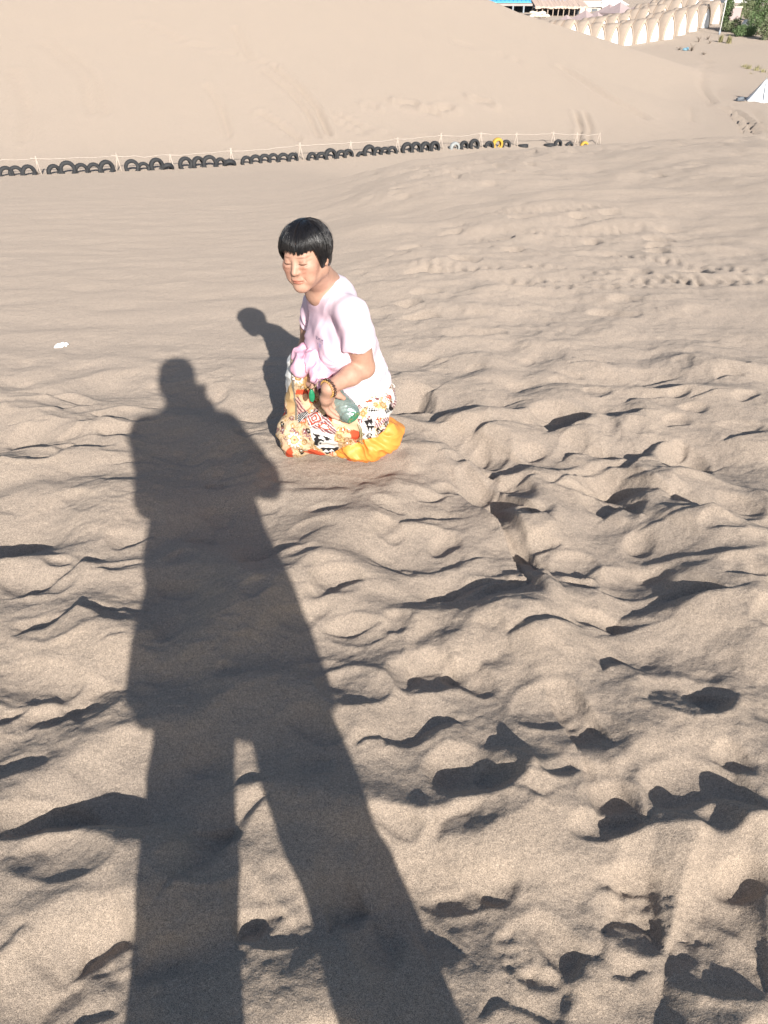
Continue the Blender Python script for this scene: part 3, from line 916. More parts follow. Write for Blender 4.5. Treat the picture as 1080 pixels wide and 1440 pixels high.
# -- pink pyramid canopies
M_PINK = mat_noise('dusty_pink_canvas', (0.42, 0.335, 0.325), (0.37, 0.29, 0.285), 2, 0.9, 0.1)
M_DARK = mat_noise('dark_metal', (0.05, 0.05, 0.055), (0.08, 0.08, 0.08), 5, 0.5)
M_GREYPOST = mat_noise('grey_painted_post', (0.32, 0.36, 0.40), (0.25, 0.28, 0.31), 3, 0.6)
def make_canopy(mat):
    root = empty('pyramid_canopy')
    R, h0, h1 = 1.75, 2.15, 3.35
    m = MB(); n = 6
    # four sagging faces plus a short valance
    vs, fs = [], []
    for i in range(n + 1):
        t = i / n; r = R * (1 - t) + 0.02; z = h0 + (h1 - h0) * (0.75 * t + 0.25 * t * t)
        for q in range(4):
            a = math.pi / 4 + q * math.pi / 2
            vs.append((r * 1.414 * math.cos(a), r * 1.414 * math.sin(a), z))
    for i in range(n):
        for q in range(4):
            fs.append((i * 4 + q, i * 4 + (q + 1) % 4, (i + 1) * 4 + (q + 1) % 4, (i + 1) * 4 + q))
    fs.append((n * 4, n * 4 + 1, n * 4 + 2, n * 4 + 3))
    b = len(vs)
    for q in range(4):
        a = math.pi / 4 + q * math.pi / 2
        vs.append((R * 1.43 * math.cos(a), R * 1.43 * math.sin(a), h0 - 0.22))
    for q in range(4):
        fs.append((b + q, b + (q + 1) % 4, (q + 1) % 4, q))
    m.add(vs, fs); m.build('roof_cloth', mat, root)
    for sx in (-1, 1):
        for sy in (-1, 1):
            m = MB(); m.tube([(sx * R * 0.95, sy * R * 0.95, 0), (sx * R * 0.95, sy * R * 0.95, h0)], 0.04, 6); m.build('post', M_DARK, root)
    m = MB(); m.box((0, 0, 0.42), (1.5, 0.8, 0.06)); m.box((0, 0, 0.2), (0.2, 0.2, 0.4)); m.build('table', M_DARK, root)
    return root
can0 = make_canopy(M_PINK)
for i, (px, py, Y, what) in enumerate([(797, 21, 110, 'leftmost, lowest beside the dune slope'), (824, 14, 118, 'between the thatched pavilion and the front tents'),
                                 (841, 17.5, 112, 'in front of the orange gable'), (858, 5.5, 124, 'below the white peaked canopies'), (873, 2.5, 120, 'tallest, touching the top of the view'),
                                 (898, 6, 123, 'behind the second tent row'), (917, 1.5, 129, 'rightmost, beside the tents')]):
    o = can0 if i == 0 else copy_tree(can0)
    p = at(px, py, Y)
    o.location = (p.x, Y, p.z - 3.35)
    o.rotation_euler = (0, 0, math.radians(38 + rng.uniform(-8, 8)))
    tag(o, 'dusty pink pyramid canopy, ' + what, 'canopy', 'pink pyramid canopies')
wc0 = make_canopy(M_WHITE_CANVAS)
for i, (px, py, Y, what) in enumerate([(853, -3, 138, 'left one, above the orange gable'), (868, -4, 140, 'middle one of the three'), (938, -5, 140, 'right one, above the tents')]):
    o = wc0 if i == 0 else copy_tree(wc0)
    p = at(px, py, Y)
    o.location = (p.x, Y, p.z - 3.35)
    o.rotation_euler = (0, 0, math.radians(30))
    tag(o, 'white peaked canopy behind the pink canopies, ' + what, 'canopy', 'white peaked canopies')

# -- blue-roofed open building and thatched pavilion at the top edge
M_BLUE = mat_noise('blue_metal_roof', (0.10, 0.42, 0.75), (0.14, 0.48, 0.78), 2, 0.5)
M_THATCH = mat_noise('pinkish_thatch', (0.60, 0.46, 0.38), (0.48, 0.36, 0.29), 12, 0.95, bump=0.6, bdist=0.05)
M_FASCIA = mat_noise('brown_grey_fascia', (0.42, 0.36, 0.34), (0.36, 0.31, 0.29), 2, 0.8)
M_SHADEWALL = mat_noise('slate_wall', (0.16, 0.18, 0.20), (0.12, 0.13, 0.15), 1.5, 0.8)
M_ORANGE = mat_noise('orange_boards', (0.62, 0.33, 0.14), (0.52, 0.27, 0.11), 4, 0.8)
M_CREAM = mat_noise('cream_plaster', (0.70, 0.62, 0.52), (0.62, 0.55, 0.46), 2, 0.85)
M_WOOD = mat_noise('bleached_wood_post', (0.52, 0.42, 0.34), (0.40, 0.32, 0.26), 6, 0.85)
M_GLASS = mat_base('dark_window_glass', (0.05, 0.07, 0.09), 0.15, 0.5)

Y = 140.0
pl, pr = at(672, 12, Y), at(800, 12, Y)
bw = pr.x - pl.x; bz = at(720, 19, Y).z - 0.6
hall = empty('open_hall', ((pl.x + pr.x) / 2, Y, bz))
tag(hall, 'long open hall with bright blue metal roof and grey posts behind the dune crest', 'building')
top = at(720, 2.5, Y).z - bz; eave = at(720, 7, Y).z - bz
m = MB()
m.add([(-bw / 2, -0.6, top), (bw / 2, -0.6, top), (bw / 2, 6.5, top + 1.3), (-bw / 2, 6.5, top + 1.3), (-bw / 2, -0.6, top - 0.12), (bw / 2, -0.6, top - 0.12), (bw / 2, 6.5, top + 1.18), (-bw / 2, 6.5, top + 1.18)],
      [(0, 1, 2, 3), (7, 6, 5, 4), (0, 4, 5, 1), (1, 5, 6, 2), (2, 6, 7, 3), (3, 7, 4, 0)])
for i in range(22):
    x = -bw / 2 + bw * (i + 0.5) / 22
    m.tube([(x, -0.61, top + 0.03), (x, 6.5, top + 1.33)], 0.05, 4)
m.build('roof', M_BLUE, hall)
m = MB(); m.box((0, -0.3, (top + eave) / 2 - 0.1), (bw - 0.3, 0.2, top - eave + 0.05)); m.build('fascia', M_FASCIA, hall)
m = MB(); m.box((0, 5.0, eave / 2), (bw - 0.4, 0.2, eave + 0.5)); m.build('back_wall', M_SHADEWALL, hall)
for i in range(9):
    m = MB(); m.box((-bw / 2 + 0.4 + (bw - 0.8) * i / 8, -0.3, eave / 2 - 0.1), (0.22, 0.22, eave)); m.build('post', M_GREYPOST, hall)
for i in range(8):
    m = MB(); x = -bw / 2 + 0.4 + (bw - 0.8) * (i + 0.5) / 8; m.box((x, 4.86, eave * 0.55), (bw / 8 * 0.7, 0.06, eave * 0.5)); m.build('window', M_GLASS, hall)

Y = 128.0
pl, pr = at(752, 12, Y), at(826, 12, Y)
bw = pr.x - pl.x; bz = at(790, 23, Y).z
pav = empty('thatched_pavilion', ((pl.x + pr.x) / 2, Y, bz))
tag(pav, 'open pavilion with flat pinkish thatch roof on many thin wooden posts', 'pavilion')
h = at(790, 12, Y).z - bz; ht = at(790, 6, Y).z - bz
m = MB()
V = []; nx = 40
for j, (yy, zz) in enumerate([(-0.5, h), (-0.45, h + 0.25), (3.8, ht + 0.45), (3.9, ht + 0.2)]):
    for i in range(nx + 1):
        V.append((-bw / 2 + bw * i / nx, yy + rng.uniform(-.06, .06), zz + rng.uniform(-.07, .07)))
F = [(j * (nx + 1) + i, j * (nx + 1) + i + 1, (j + 1) * (nx + 1) + i + 1, (j + 1) * (nx + 1) + i) for j in range(3) for i in range(nx)]
F += [(3 * (nx + 1) + i, 3 * (nx + 1) + i + 1, i + 1, i) for i in range(nx)]
m.add(V, F); m.build('thatch_roof', M_THATCH, pav)
for i in range(10):
    x = -bw / 2 + 0.3 + (bw - 0.6) * i / 9
    for yy in (-0.2, 3.6):
        m = MB(); m.tube([(x + rng.uniform(-.05, .05), yy, -0.3), (x, yy, h + (0.15 if yy < 0 else 0.5))], 0.07, 6); m.build('post', M_WOOD, pav)
m = MB()
for i in range(30):
    x = -bw / 2 + 0.4 + (bw - 0.8) * i / 29; l = rng.uniform(0.3, 0.6)
    m.box((x, 3.3, h - l / 2), (bw / 30 * 0.9, 0.05, l))
m.build('hanging_screen', M_SHADEWALL, pav)
m = MB(); m.box((0, 4.2, h * 0.42), (bw - 0.4, 0.15, h * 0.85)); m.build('back_screen', M_SHADEWALL, pav)

Y = 134.0
pl, pr = at(806, 8, Y), at(851, 8, Y)
bw = pr.x - pl.x; bz = at(840, 20, Y).z
hut = empty('gabled_hut', ((pl.x + pr.x) / 2, Y, bz))
tag(hut, 'small hut with pale roof and an orange boarded gable facing right', 'hut')
h0 = at(840, 10, Y).z - bz; h1 = at(840, 1.5, Y).z - bz
m = MB(); b2 = bw / 2
m.add([(-b2, -0.4, h0), (b2 - .4, -0.4, h0), (b2 - .4, 1.6, h1), (-b2, 1.6, h1), (b2 - .4, 3.6, h0), (-b2, 3.6, h0)], [(0, 1, 2, 3), (3, 2, 4, 5)]); m.build('roof', M_CREAM, hut)
m = MB(); m.add([(b2 - .5, -.2, -.3), (b2, 3.4, -.3), (b2, 3.4, h0), (b2 - .2, 1.6, h1 - .1), (b2 - .5, -.2, h0)], [(0, 1, 2, 3, 4)]); m.build('gable', M_ORANGE, hut)
m = MB(); m.box((-0.3, 0.0, h0 / 2 - 0.1), (bw - 0.6, 0.2, h0)); m.build('front_wall', M_CREAM, hut)
m = MB(); m.box((bw * 0.18, -0.14, h0 * 0.42), (bw * 0.18, 0.06, h0 * 0.7)); m.build('door', M_SHADEWALL, hut)

# pale sandbags piled beside the pavilion
p0 = at(759, 22.5, 118)
pile = empty('sandbag_pile', (p0.x, 118, p0.z - 0.1))
tag(pile, 'lumpy pile of cream sandbags at the dune edge before the pavilion', 'sandbags')
M_BAG = mat_noise('cream_sacking', (0.68, 0.62, 0.50), (0.58, 0.52, 0.42), 6, 0.9)
for i in range(9):
    f = Field((-0.5, -0.35, -0.3), (0.5, 0.35, 0.3), 0.05)
    f.ell((0, 0, 0), (0.42, 0.26, 0.20))
    V, Q = f.skin()
    V = V + 0.04 * np.stack([perlin(V[:, 0] * 4 + i, V[:, 2] * 4), perlin(V[:, 1] * 4, V[:, 0] * 4 + i), perlin(V[:, 2] * 4, V[:, 1] * 4 + i)], 1)
    b = mesh_np('sandbag', V, Q, M_BAG, pile)
    b.location = (-0.9 + (i % 5) * 0.45 + rng.uniform(-.1, .1), (i // 5) * 0.2, 0.12 + (i // 5) * 0.3 + rng.uniform(-.05, .05))
    b.rotation_euler = (0, rng.uniform(-.2, .2), rng.uniform(-.5, .5))

# grey flat-roofed building at the top right
Y = 150.0
pl, pr = at(1020, 8, Y), at(1100, 8, Y)
bw = pr.x - pl.x; bz = at(1040, 15, Y).z - 0.6
gb = empty('grey_building', ((pl.x + pr.x) / 2, Y, bz))
tag(gb, 'low grey building with white eave and dark windows behind the bushes', 'building')
hh = at(1040, -8, Y).z - bz
M_GREYW = mat_noise('grey_render', (0.42, 0.44, 0.45), (0.36, 0.38, 0.39), 2, 0.8)
m = MB(); m.box((0, 3, hh / 2), (bw, 6, hh)); m.build('wall', M_GREYW, gb)
m = MB(); m.box((0, 2.6, at(1040, 2, Y).z - bz), (bw + 0.8, 6.2, 0.35)); m.build('eave', M_WHITE_CANVAS, gb)
for i in range(6):
    m = MB(); m.box((-bw / 2 + bw * (i + 0.5) / 6, -0.03, hh * 0.42), (bw / 6 * 0.55, 0.08, hh * 0.42)); m.build('window', M_GLASS, gb)
p = on_ground(1030, 27, 108)
pw = empty('pink_wall', (p.x, 108, at(1030, 27, 108).z - 0.3))
tag(pw, 'short low pinkish wall standing between poplar and bushes', 'wall')
m = MB(); m.box((0, 0, 0.7), (1.6, 0.25, 1.5)); m.build('panel', M_PINK, pw); m = MB(); m.box((0, 0, 1.5), (1.75, 0.36, 0.1)); m.build('coping', M_CREAM, pw)

# pole
p = on_ground(1012, 45, 95)
pole = empty('metal_pole', (p.x, 95, p.z))
tag(pole, 'tall thin white metal pole at the end of the tent row', 'pole')
m = MB(); m.tube([(0, 0, -0.2), (0, 0, 3.2), (0.0, 0, 6.5)], [0.06, 0.05, 0.045], 8); m.build('shaft', M_WHITE_CANVAS, pole, True)
m = MB(); m.tube([(0, 0, -0.1), (0, 0, 0.35)], 0.11, 8); m.build('base_sleeve', M_GREYPOST, pole, True)
m = MB(); m.box((0, 0, 6.5), (0.5, 0.2, 0.12)); m.build('lamp_head', M_GREYPOST, pole)

# -- plants
M_LEAF = mat_noise('green_leaves', (0.10, 0.16, 0.065), (0.16, 0.22, 0.10), 2.5, 0.7)
M_LEAF2 = mat_noise('grey_green_leaves', (0.17, 0.21, 0.11), (0.23, 0.26, 0.14), 3, 0.75)
M_STRAW = mat_noise('dry_grass_blades', (0.25, 0.235, 0.11), (0.33, 0.29, 0.16), 3, 0.85)
M_BARK = mat_noise('bark', (0.14, 0.10, 0.07), (0.10, 0.07, 0.05), 8, 0.9)
def foliage(blobs, n, size, seed):
    r = np.random.default_rng(seed)
    V = []; F = []
    w = np.array([b[1][0] * b[1][1] * b[1][2] for b in blobs]) ** (2 / 3); w /= w.sum()
    for b, cnt in zip(blobs, (w * n).astype(int)):
        d = r.normal(size=(cnt, 3)); d /= np.linalg.norm(d, axis=1, keepdims=True)
        rad = r.uniform(0.45, 1.08, cnt) ** 0.8
        lump = 0.75 + 0.5 * np.abs(np.sin(d[:, 0] * 4 + seed) * np.sin(d[:, 2] * 5 + d[:, 1] * 3))
        c = np.array(b[0]) + d * np.array(b[1]) * (rad * lump)[:, None]
        a = r.normal(size=(cnt, 3)); a /= np.linalg.norm(a, axis=1, keepdims=True)
        bb = np.cross(a, r.normal(size=(cnt, 3))); bb /= np.linalg.norm(bb, axis=1, keepdims=True)
        s = size * r.uniform(0.6, 1.4, cnt)[:, None]
        base = len(V) * 0 + sum(len(x) for x in V)
        V.append(np.stack([c - a * s, c + bb * s * 0.45, c + a * s, c - bb * s * 0.45], 1).reshape(-1, 3))
        F.append(base + np.arange(cnt * 4).reshape(-1, 4))
    return np.concatenate(V), np.concatenate(F)
def plant(name, px, py, Y, blobs, n, size, mat, label, cat, trunk, group=None):
    q = at(px, py, Y); g = gz(q.x, Y)
    root = empty(name, (q.x, Y, g))
    tag(root, label, cat, group)
    V, F = foliage(blobs, n, size, int(px * 7 + py))
    mesh_np('crown', V, F, mat, root, smooth=False)
    m = MB()
    for (b, r0) in trunk:
        m.tube([(0, 0, -0.15)] + b, [r0] + [r0 * (1 - 0.7 * (i + 1) / len(b)) for i in range(len(b))], 6)
    m.build('trunk', M_BARK, root, True)
    return root
plant('poplar_tree', 1017, 43, 98, [((0, 0, 1.0), (.45, .45, .9)), ((.1, 0, 2.2), (.55, .5, 1.0)), ((0, .1, 3.5), (.5, .5, 1.1)), ((.1, 0, 4.8), (.4, .4, 1.0)), ((.05, 0, 6.0), (.3, .3, .9))], 5200, 0.08, M_LEAF,
      'slim dark green poplar right behind the white pole', 'tree', [([(0, 0, 2), (.05, 0, 4), (0.05, 0, 6)], .08)])
plant('leafy_bush', 1066, 47, 94, [((-.6, 0, 1.2), (.9, .9, 1.0)), ((.7, .2, 1.5), (1.0, 1.0, 1.2)), ((0, .3, 2.6), (1.1, 1.0, 1.1)), ((-.5, 0, 3.4), (.8, .8, .8)), ((1.0, 0, 3.2), (.9, .9, 1.0))], 8400, 0.08, M_LEAF,
      'largest leafy green bush, tall in the upper right corner', 'bush', [([(-.4, 0, 1.2), (-.5, 0, 2.6)], .07), ([(.4, .1, 1.4), (.8, 0, 2.8)], .07)])
plant('leafy_bush', 1052, 24, 110, [((0, 0, 1.0), (.9, .9, 1.0)), ((-.3, 0, 2.1), (.8, .8, .9)), ((.5, 0, 2.7), (.8, .8, .8))], 4800, 0.09, M_LEAF2,
      'grey-green bush before the grey building, left of the largest bush', 'bush', [([(0, 0, 1.0), (.2, 0, 2.2)], .06)])
plant('leafy_bush', 1047, 47.5, 93, [((-.6, 0, .45), (.65, .6, .45)), ((.5, 0, .45), (.7, .6, .5)), ((-.3, 0, .75), (.4, .4, .3))], 4000, 0.06, M_LEAF,
      'low dark green bush at the foot of the white cover', 'bush', [([(-.2, 0, .4), (-.4, 0, .8)], .04)])
plant('leafy_bush', 1037, 25, 109, [((0, 0, .7), (.55, .5, .7)), ((.2, 0, 1.4), (.45, .4, .5))], 2000, 0.07, M_LEAF2,
      'small grey-green bush beside the pinkish wall', 'bush', [([(0, 0, .8)], .04)])
plant('leafy_bush', 1027, 45, 97, [((-.3, 0, .5), (.6, .5, .5)), ((.4, 0, .7), (.6, .5, .6))], 2400, 0.07, M_LEAF2,
      'loose yellowish bush between the poplar and the low dark bush', 'bush', [([(0, 0, .6)], .04)])
plant('leafy_bush', 1079, 46, 90, [((0, 0, .9), (.8, .8, .9)), ((.5, 0, 1.9), (.8, .8, .9))], 3600, 0.08, M_LEAF2,
      'grey-green bush cut by the right edge in front of the largest bush', 'bush', [([(0, 0, .9), (.3, 0, 1.7)], .05)])
p = at(1050, 37, 96)
cov = empty('covered_cart', (p.x, 96, gz(p.x, 96)))
cov.scale = (.8, .8, 1.0)
tag(cov, 'small cart under a white cover among the bushes', 'cart')
f = Field((-.8, -.5, 0.2), (.8, .5, 1.5), 0.05); f.ell((-.2, 0, .75), (.5, .35, .45)); f.ell((.3, 0, .65), (.4, .33, .33), k=.15); V, Q = f.skin()
V = V + 0.03 * perlin(V[:, 0] * 5, V[:, 2] * 5)[:, None]
mesh_np('cover', V, Q, M_WHITE_CANVAS, cov)
for sx in (-.45, .45):
    m = MB(); m.tube([(sx, -.36, .22), (sx, -.28, .22)], .22, 14); m.build('wheel', M_DARK, cov)

def grass_tuft(px, py, Y, n, h, label, group):
    q = at(px, py, Y); g = gz(q.x, Y)
    r = random.Random(int(px * 13))
    m = MB()
    for i in range(n):
        a = r.uniform(0, 6.28); l = r.uniform(.5, 1) * h; lean = r.uniform(.1, .55); b = (r.gauss(0, .09), r.gauss(0, .09))
        w = 0.022
        d = Vector((math.cos(a), math.sin(a), 0)); s = Vector((-d.y, d.x, 0)) * w
        p0 = Vector((b[0], b[1], -.05)); p1 = p0 + Vector((0, 0, l * .6)) + d * lean * l * .4; p2 = p0 + Vector((0, 0, l)) + d * lean * l
        m.add([p0 - s, p0 + s, p1 + s * .8, p1 - s * .8, p2], [(0, 1, 2, 3), (3, 2, 4)])
    o = m.build('grass_tuft', M_STRAW)
    o.location = (q.x, Y, g)
    tag(o, label, 'grass tuft', group)
for i, (px, py, n, h) in enumerate([(1047, 89.5, 22, .34), (1053, 94, 26, .42), (1065, 95.5, 30, .46), (1074, 97, 22, .40), (1058, 100.5, 8, .18)]):
    grass_tuft(px, py, 68 - i, n, h, 'olive dry grass tuft above the white pyramid tent, %s' % ['leftmost of the row', 'second from the left', 'tallest and third from the left', 'rightmost of the row', 'tiny one below the others'][i], 'dry grass tufts on the right slope')
for i, (px, py, n, h) in enumerate([(1013, 57, 90, .8), (1025, 57, 90, .85)]):
    grass_tuft(px, py, 88 - i, n, h, ['straw coloured grass clump at the foot of the white pole', 'straw coloured grass clump between pole and dark bush'][i], 'straw grass clumps by the pole')

# -- white pyramid tents low on the right
M_CORD = mat_noise('grey_guy_cord', (0.35, 0.38, 0.42), (0.3, 0.33, 0.36), 5, 0.8)
def white_tent(px, py, Y, R, H, rz, label):
    q = at(px, py, Y); g = gz(q.x, Y)
    t = empty('pyramid_tent', (q.x, Y, g - 0.02), rz)
    tag(t, label, 'tent', 'white pyramid tents')
    n = 6; m = MB(); rows = 7; vs = []; fs = []; sub = 4
    for j in range(rows):
        tt = j / (rows - 1)
        for k in range(n * sub):
            a = 2 * math.pi * k / (n * sub); f = (k % sub) / sub
            rr = R * math.cos(math.pi / n) / math.cos((a % (2 * math.pi / n)) - math.pi / n)
            r = rr * (1 - tt) * (1 - 0.10 * math.sin(math.pi * tt)) * (1 - 0.03 * math.sin(math.pi * f)) + 0.01
            vs.append((r * math.cos(a), r * math.sin(a), H * tt + (0.05 * math.sin(math.pi * f) if j == 0 else 0)))
    N_ = n * sub
    for j in range(rows - 1):
        for k in range(N_):
            fs.append((j * N_ + k, j * N_ + (k + 1) % N_, (j + 1) * N_ + (k + 1) % N_, (j + 1) * N_ + k))
    m.add(vs, fs); m.build('canvas', M_WHITE_CANVAS, t)
    for k in (2, 3, 4):
        a = 2 * math.pi * k / n; m = MB()
        m.tube([(R * 1.0 * math.cos(a), R * 1.0 * math.sin(a), 0.03), (R * .52 * math.cos(a), R * .52 * math.sin(a), H * .48), (0, 0, H * 1.01)], 0.016, 5); m.build('seam_cord', M_CORD, t)
    m = MB(); m.tube([(0, 0, 0), (0, 0, H + 0.05)], 0.025, 6); m.build('centre_pole', M_GREYPOST, t)
    return t
white_tent(1070.5, 141.5, 50.5, 0.94, 1.14, 0.25, 'white pyramid tent standing alone on the sand at the right edge')
white_tent(1091, 141, 51.2, 1.0, 1.15, 0.6, 'white pyramid tent mostly cut off by the right edge')
q = at(1041, 139, 50.3)
mat_o = empty('ground_mat', (q.x, 50.3, gz(q.x, 50.3) + 0.05), 0.3)
tag(mat_o, 'dark grey rolled mat lying left of the white pyramid tent', 'mat')
m = MB(); m.tube([(-.2, 0, .04), (.22, .05, .07)], .10, 10); m.build('roll', M_SHADEWALL, mat_o, True)
m = MB(); m.add([(-.3, -.2, 0), (.25, -.2, 0), (.3, .25, .02), (-.3, .2, .01), (-.3, -.2, -.02), (.25, -.2, -.02), (.3, .25, 0), (-.3, .2, -.01)], [(0, 1, 2, 3), (7, 6, 5, 4), (0, 4, 5, 1), (1, 5, 6, 2), (2, 6, 7, 3), (3, 7, 4, 0)]); m.build('flap', M_SHADEWALL, mat_o)

# -- dead twigs and scraps in front of the tents
M_TWIG = mat_noise('grey_dead_wood', (0.20, 0.16, 0.13), (0.26, 0.22, 0.18), 9, 0.9)
M_BLUE2 = mat_noise('blue_plastic', (0.18, 0.33, 0.42), (0.14, 0.28, 0.36), 6, 0.6)
for i, (px, py, Y, h, label) in enumerate([(983, 56, 88, .7, 'bare grey twig clump nearest the white tent doors'), (996, 52, 90, .55, 'small bare twig clump left of the white pole'),
                                     (972, 73, 79, .75, 'upright dead twig clump beside the blue scrap'), (955, 69, 80, .35, 'flat dead twig clump left of the blue scrap'), (990, 78, 76, .3, 'tiny dead twig clump lowest on the bare slope'), (999, 55, 87, .4, 'leaning twig clump at the foot of the right tents')]):
    q = at(px, py, Y); r = random.Random(i + 3)
    m = MB()
    for k in range(9):
        a = r.uniform(0, 6.28); l = h * r.uniform(.5, 1.1); sp = .8 if h < .4 else .45
        e = Vector((math.cos(a) * l * sp * 1.3, math.sin(a) * l * sp, l * r.uniform(.4, 1)))
        m.tube([(0, 0, -.05), e * .55 + Vector((r.uniform(-.08, .08), 0, .05)), e], [.03, .022, .012], 5)
    o = m.build('dead_twigs', M_TWIG, None, True); o.location = (q.x, Y, gz(q.x, Y))
    tag(o, label, 'twigs', 'dead twigs before the tents')
q = at(964, 69, 79.5)
f = Field((-.4, -.3, -.1), (.4, .3, .4), .03); f.ell((0, 0, .08), (.26, .16, .13)); f.ell((.15, 0, .14), (.14, .12, .12), k=.06)
V, Q = f.skin(); V = V + .03 * perlin(V[:, 0] * 9, V[:, 2] * 9)[:, None]
o = mesh_np('plastic_scrap', V, Q, M_BLUE2); o.location = (q.x, 79.5, gz(q.x, 79.5))
tag(o, 'crumpled dull blue plastic scrap on the slope before the tents', 'litter')

# -- crumpled white tissue on the near sand
M_TISSUE = mat_noise('white_tissue', (0.86, 0.87, 0.87), (0.80, 0.81, 0.82), 40, 0.9, 0.1)
YT = 3.4
while at(85, 488, YT).z > gz(at(85, 488, YT).x, YT): YT += 0.005
q = at(85, 488, YT)
out = [(-.042, -.012), (-.038, -.022), (-.02, -.026), (.004, -.025), (.02, -.018), (.03, -.006), (.043, -.010), (.036, .004), (.050, .014), (.046, .022), (.026, .026), (.006, .020), (-.012, .010), (-.022, .013), (-.03, .006), (-.036, .002)]
rings = [1.0, .8, .55, .25]
vs, fs = [], []
r = random.Random(8)
for j, s in enumerate(rings):
    for (x, y) in out:
        x, y = x * .85, y * .85
        vs.append((x * s + r.uniform(-.002, .002), y * s + r.uniform(-.002, .002), (0.002, .010, .014, .012)[j] + r.uniform(-.009, .009) * (j > 0) + max(r.uniform(-.01, .008), 0) * (j == 0)))
k = len(out)
for j in range(3):
    for i in range(k): fs.append((j * k + i, j * k + (i + 1) % k, (j + 1) * k + (i + 1) % k, (j + 1) * k + i))
fs.append(tuple(3 * k + i for i in range(k)))
m = MB(); m.add(vs, fs); o = m.build('paper_tissue', M_TISSUE)
o.location = (q.x, YT, gz(q.x, YT) - 0.002); o.rotation_euler = (0.12, 0, 0.30)
tag(o, 'crumpled scrap of white tissue lying on the bare sand at the left', 'tissue')

def prj(p):
    dy, dz = p[1], p[2] - CAM_H
    dep = dy * TH_C - dz * TH_S; up = dy * TH_S + dz * TH_C
    return 540 + FPX * p[0] / dep, 720 - FPX * up / dep

# ------------------------------------------------------------------ the kneeling woman
def A(p): return np.array(p, float)
def nrm(v):
    v = A(v); return v / np.linalg.norm(v)

M_SKIN = mat_noise('skin', (0.455, 0.268, 0.195), (0.395, 0.225, 0.162), 60, 0.55, 0.35, bump=0.15, attr=True, bdist=0.001)
M_SKIN.node_tree.nodes['Principled BSDF'].inputs['Subsurface Weight'].default_value = 0.0
M_SHIRT = mat_noise('pale_pink_cotton', (0.70, 0.515, 0.595), (0.67, 0.49, 0.57), 30, 0.9, 0.1, bump=0.12, attr=True, bdist=0.002, bscale=220)
M_TROUSERS = mat_noise('printed_cotton', (1, 1, 1), (0.9, 0.9, 0.9), 60, 0.9, 0.1, bump=0.1, attr=True, bdist=0.002, bscale=200)
M_BOOT = mat_noise('orange_yellow_nylon', (0.76, 0.30, 0.055), (0.68, 0.245, 0.045), 14, 0.5, 0.35)
M_SOLE = mat_noise('red_sole', (0.75, 0.07, 0.03), (0.65, 0.05, 0.03), 30, 0.6)
M_JACKET = mat_noise('pink_nylon', (0.80, 0.46, 0.56), (0.76, 0.42, 0.53), 12, 0.6, 0.3)
M_BEAD = mat_noise('dark_beads', (0.035, 0.02, 0.018), (0.09, 0.04, 0.02), 90, 0.3, 0.5)
M_GOLDBEAD = mat_noise('amber_beads', (0.45, 0.27, 0.08), (0.4, 0.22, 0.06), 90, 0.35, 0.5)
M_GREENPL = mat_noise('green_plastic', (0.02, 0.24, 0.11), (0.02, 0.19, 0.09), 20, 0.35, 0.5)
M_OLIVE = mat_noise('olive_cord', (0.30, 0.26, 0.13), (0.2, 0.18, 0.09), 80, 0.8)

woman_at = on_ground(470, 625, 2.5)
woman = empty('person', woman_at)
tag(woman, 'woman with black bobbed hair kneeling on the sand in pink t-shirt and printed trousers', 'person')
WO = A(woman_at)

# joints of the pose
hipC = A(at(502, 560, 2.63)); hipC[2] = 0.22
shL = A(at(494, 441, 2.40)); shR = A(at(446, 427, 2.66))
neckB = A(at(456, 399, 2.53))
elL = A(at(512, 517, 2.445)); wrL = A(at(462, 546, 2.33))
elR = A(at(434, 489, 2.73)); haR = A(at(440, 525, 2.53))
chest = A(at(483, 466, 2.545))
tu = nrm(neckB - hipC)
sl = shL - shR; sl = nrm(sl - tu * (sl @ tu))
tf_ = np.cross(sl, tu)
TR = np.stack([sl, tf_, tu])                 # rows: left, front, up of the torso

# head frame
hF = nrm((-0.38, -0.88, -0.13))
hL = nrm(np.cross((0, 0, 1.0), hF)); hU = np.cross(hF, hL)
roll = math.radians(4)
hL, hU = hL * math.cos(roll) + hU * math.sin(roll), hU * math.cos(roll) - hL * math.sin(roll)
HR = np.stack([hL, hF, hU])
HC = A(at(430, 359, 2.42))
HS = 0.862
def H(l, f, u): return HC + HS * (l * hL + f * hF + u * hU)
def hl(V): return ((V - HC) @ HR.T) / HS

B = Field((-0.46, 2.2, 0.2), (0.06, 2.86, 0.94), 0.0022)
def he(l, f, u, r, k=0.008, cut=False): B.ell(H(l, f, u), A(r) * HS, HR, k, cut)
he(0, -.012, .030, (.074, .093, .076), .01)
he(0, .028, -.030, (.061, .062, .074), .02)
for s in (-1, 1):
    B.cone(H(s * .047, .0, -.050), H(s * .012, .066, -.088), .022 * HS, .019 * HS, .02)
    he(s * .042, .055, -.018, (.023, .022, .021), .024)                 # cheekbone
    he(s * .036, .060, -.055, (.020, .018, .022), .014)                 # soft cheek
    he(s * .076, -.006, -.008, (.009, .017, .030), .006)                # ear
    he(s * .079, .002, -.006, (.004, .009, .018), .003, True)
he(0, .074, -.090, (.018, .014, .014), .012)                            # chin
for s in (-1, 1):
    he(s * .031, .092, .006, (.018, .009, .009), .010, True)           # eye socket
    he(s * .030, .075, .006, (.015, .0125, .0095), .003)                # closed lid over the eye
    he(s * .030, .083, -.0095, (.013, .003, .003), .008)                # bag under the eye
    he(s * .026, .072, .022, (.016, .006, .005), .014)                 # brow
B.cone(H(0, .080, .012), H(0, .098, -.025), .0065 * HS, .0105 * HS, .010)   # nose
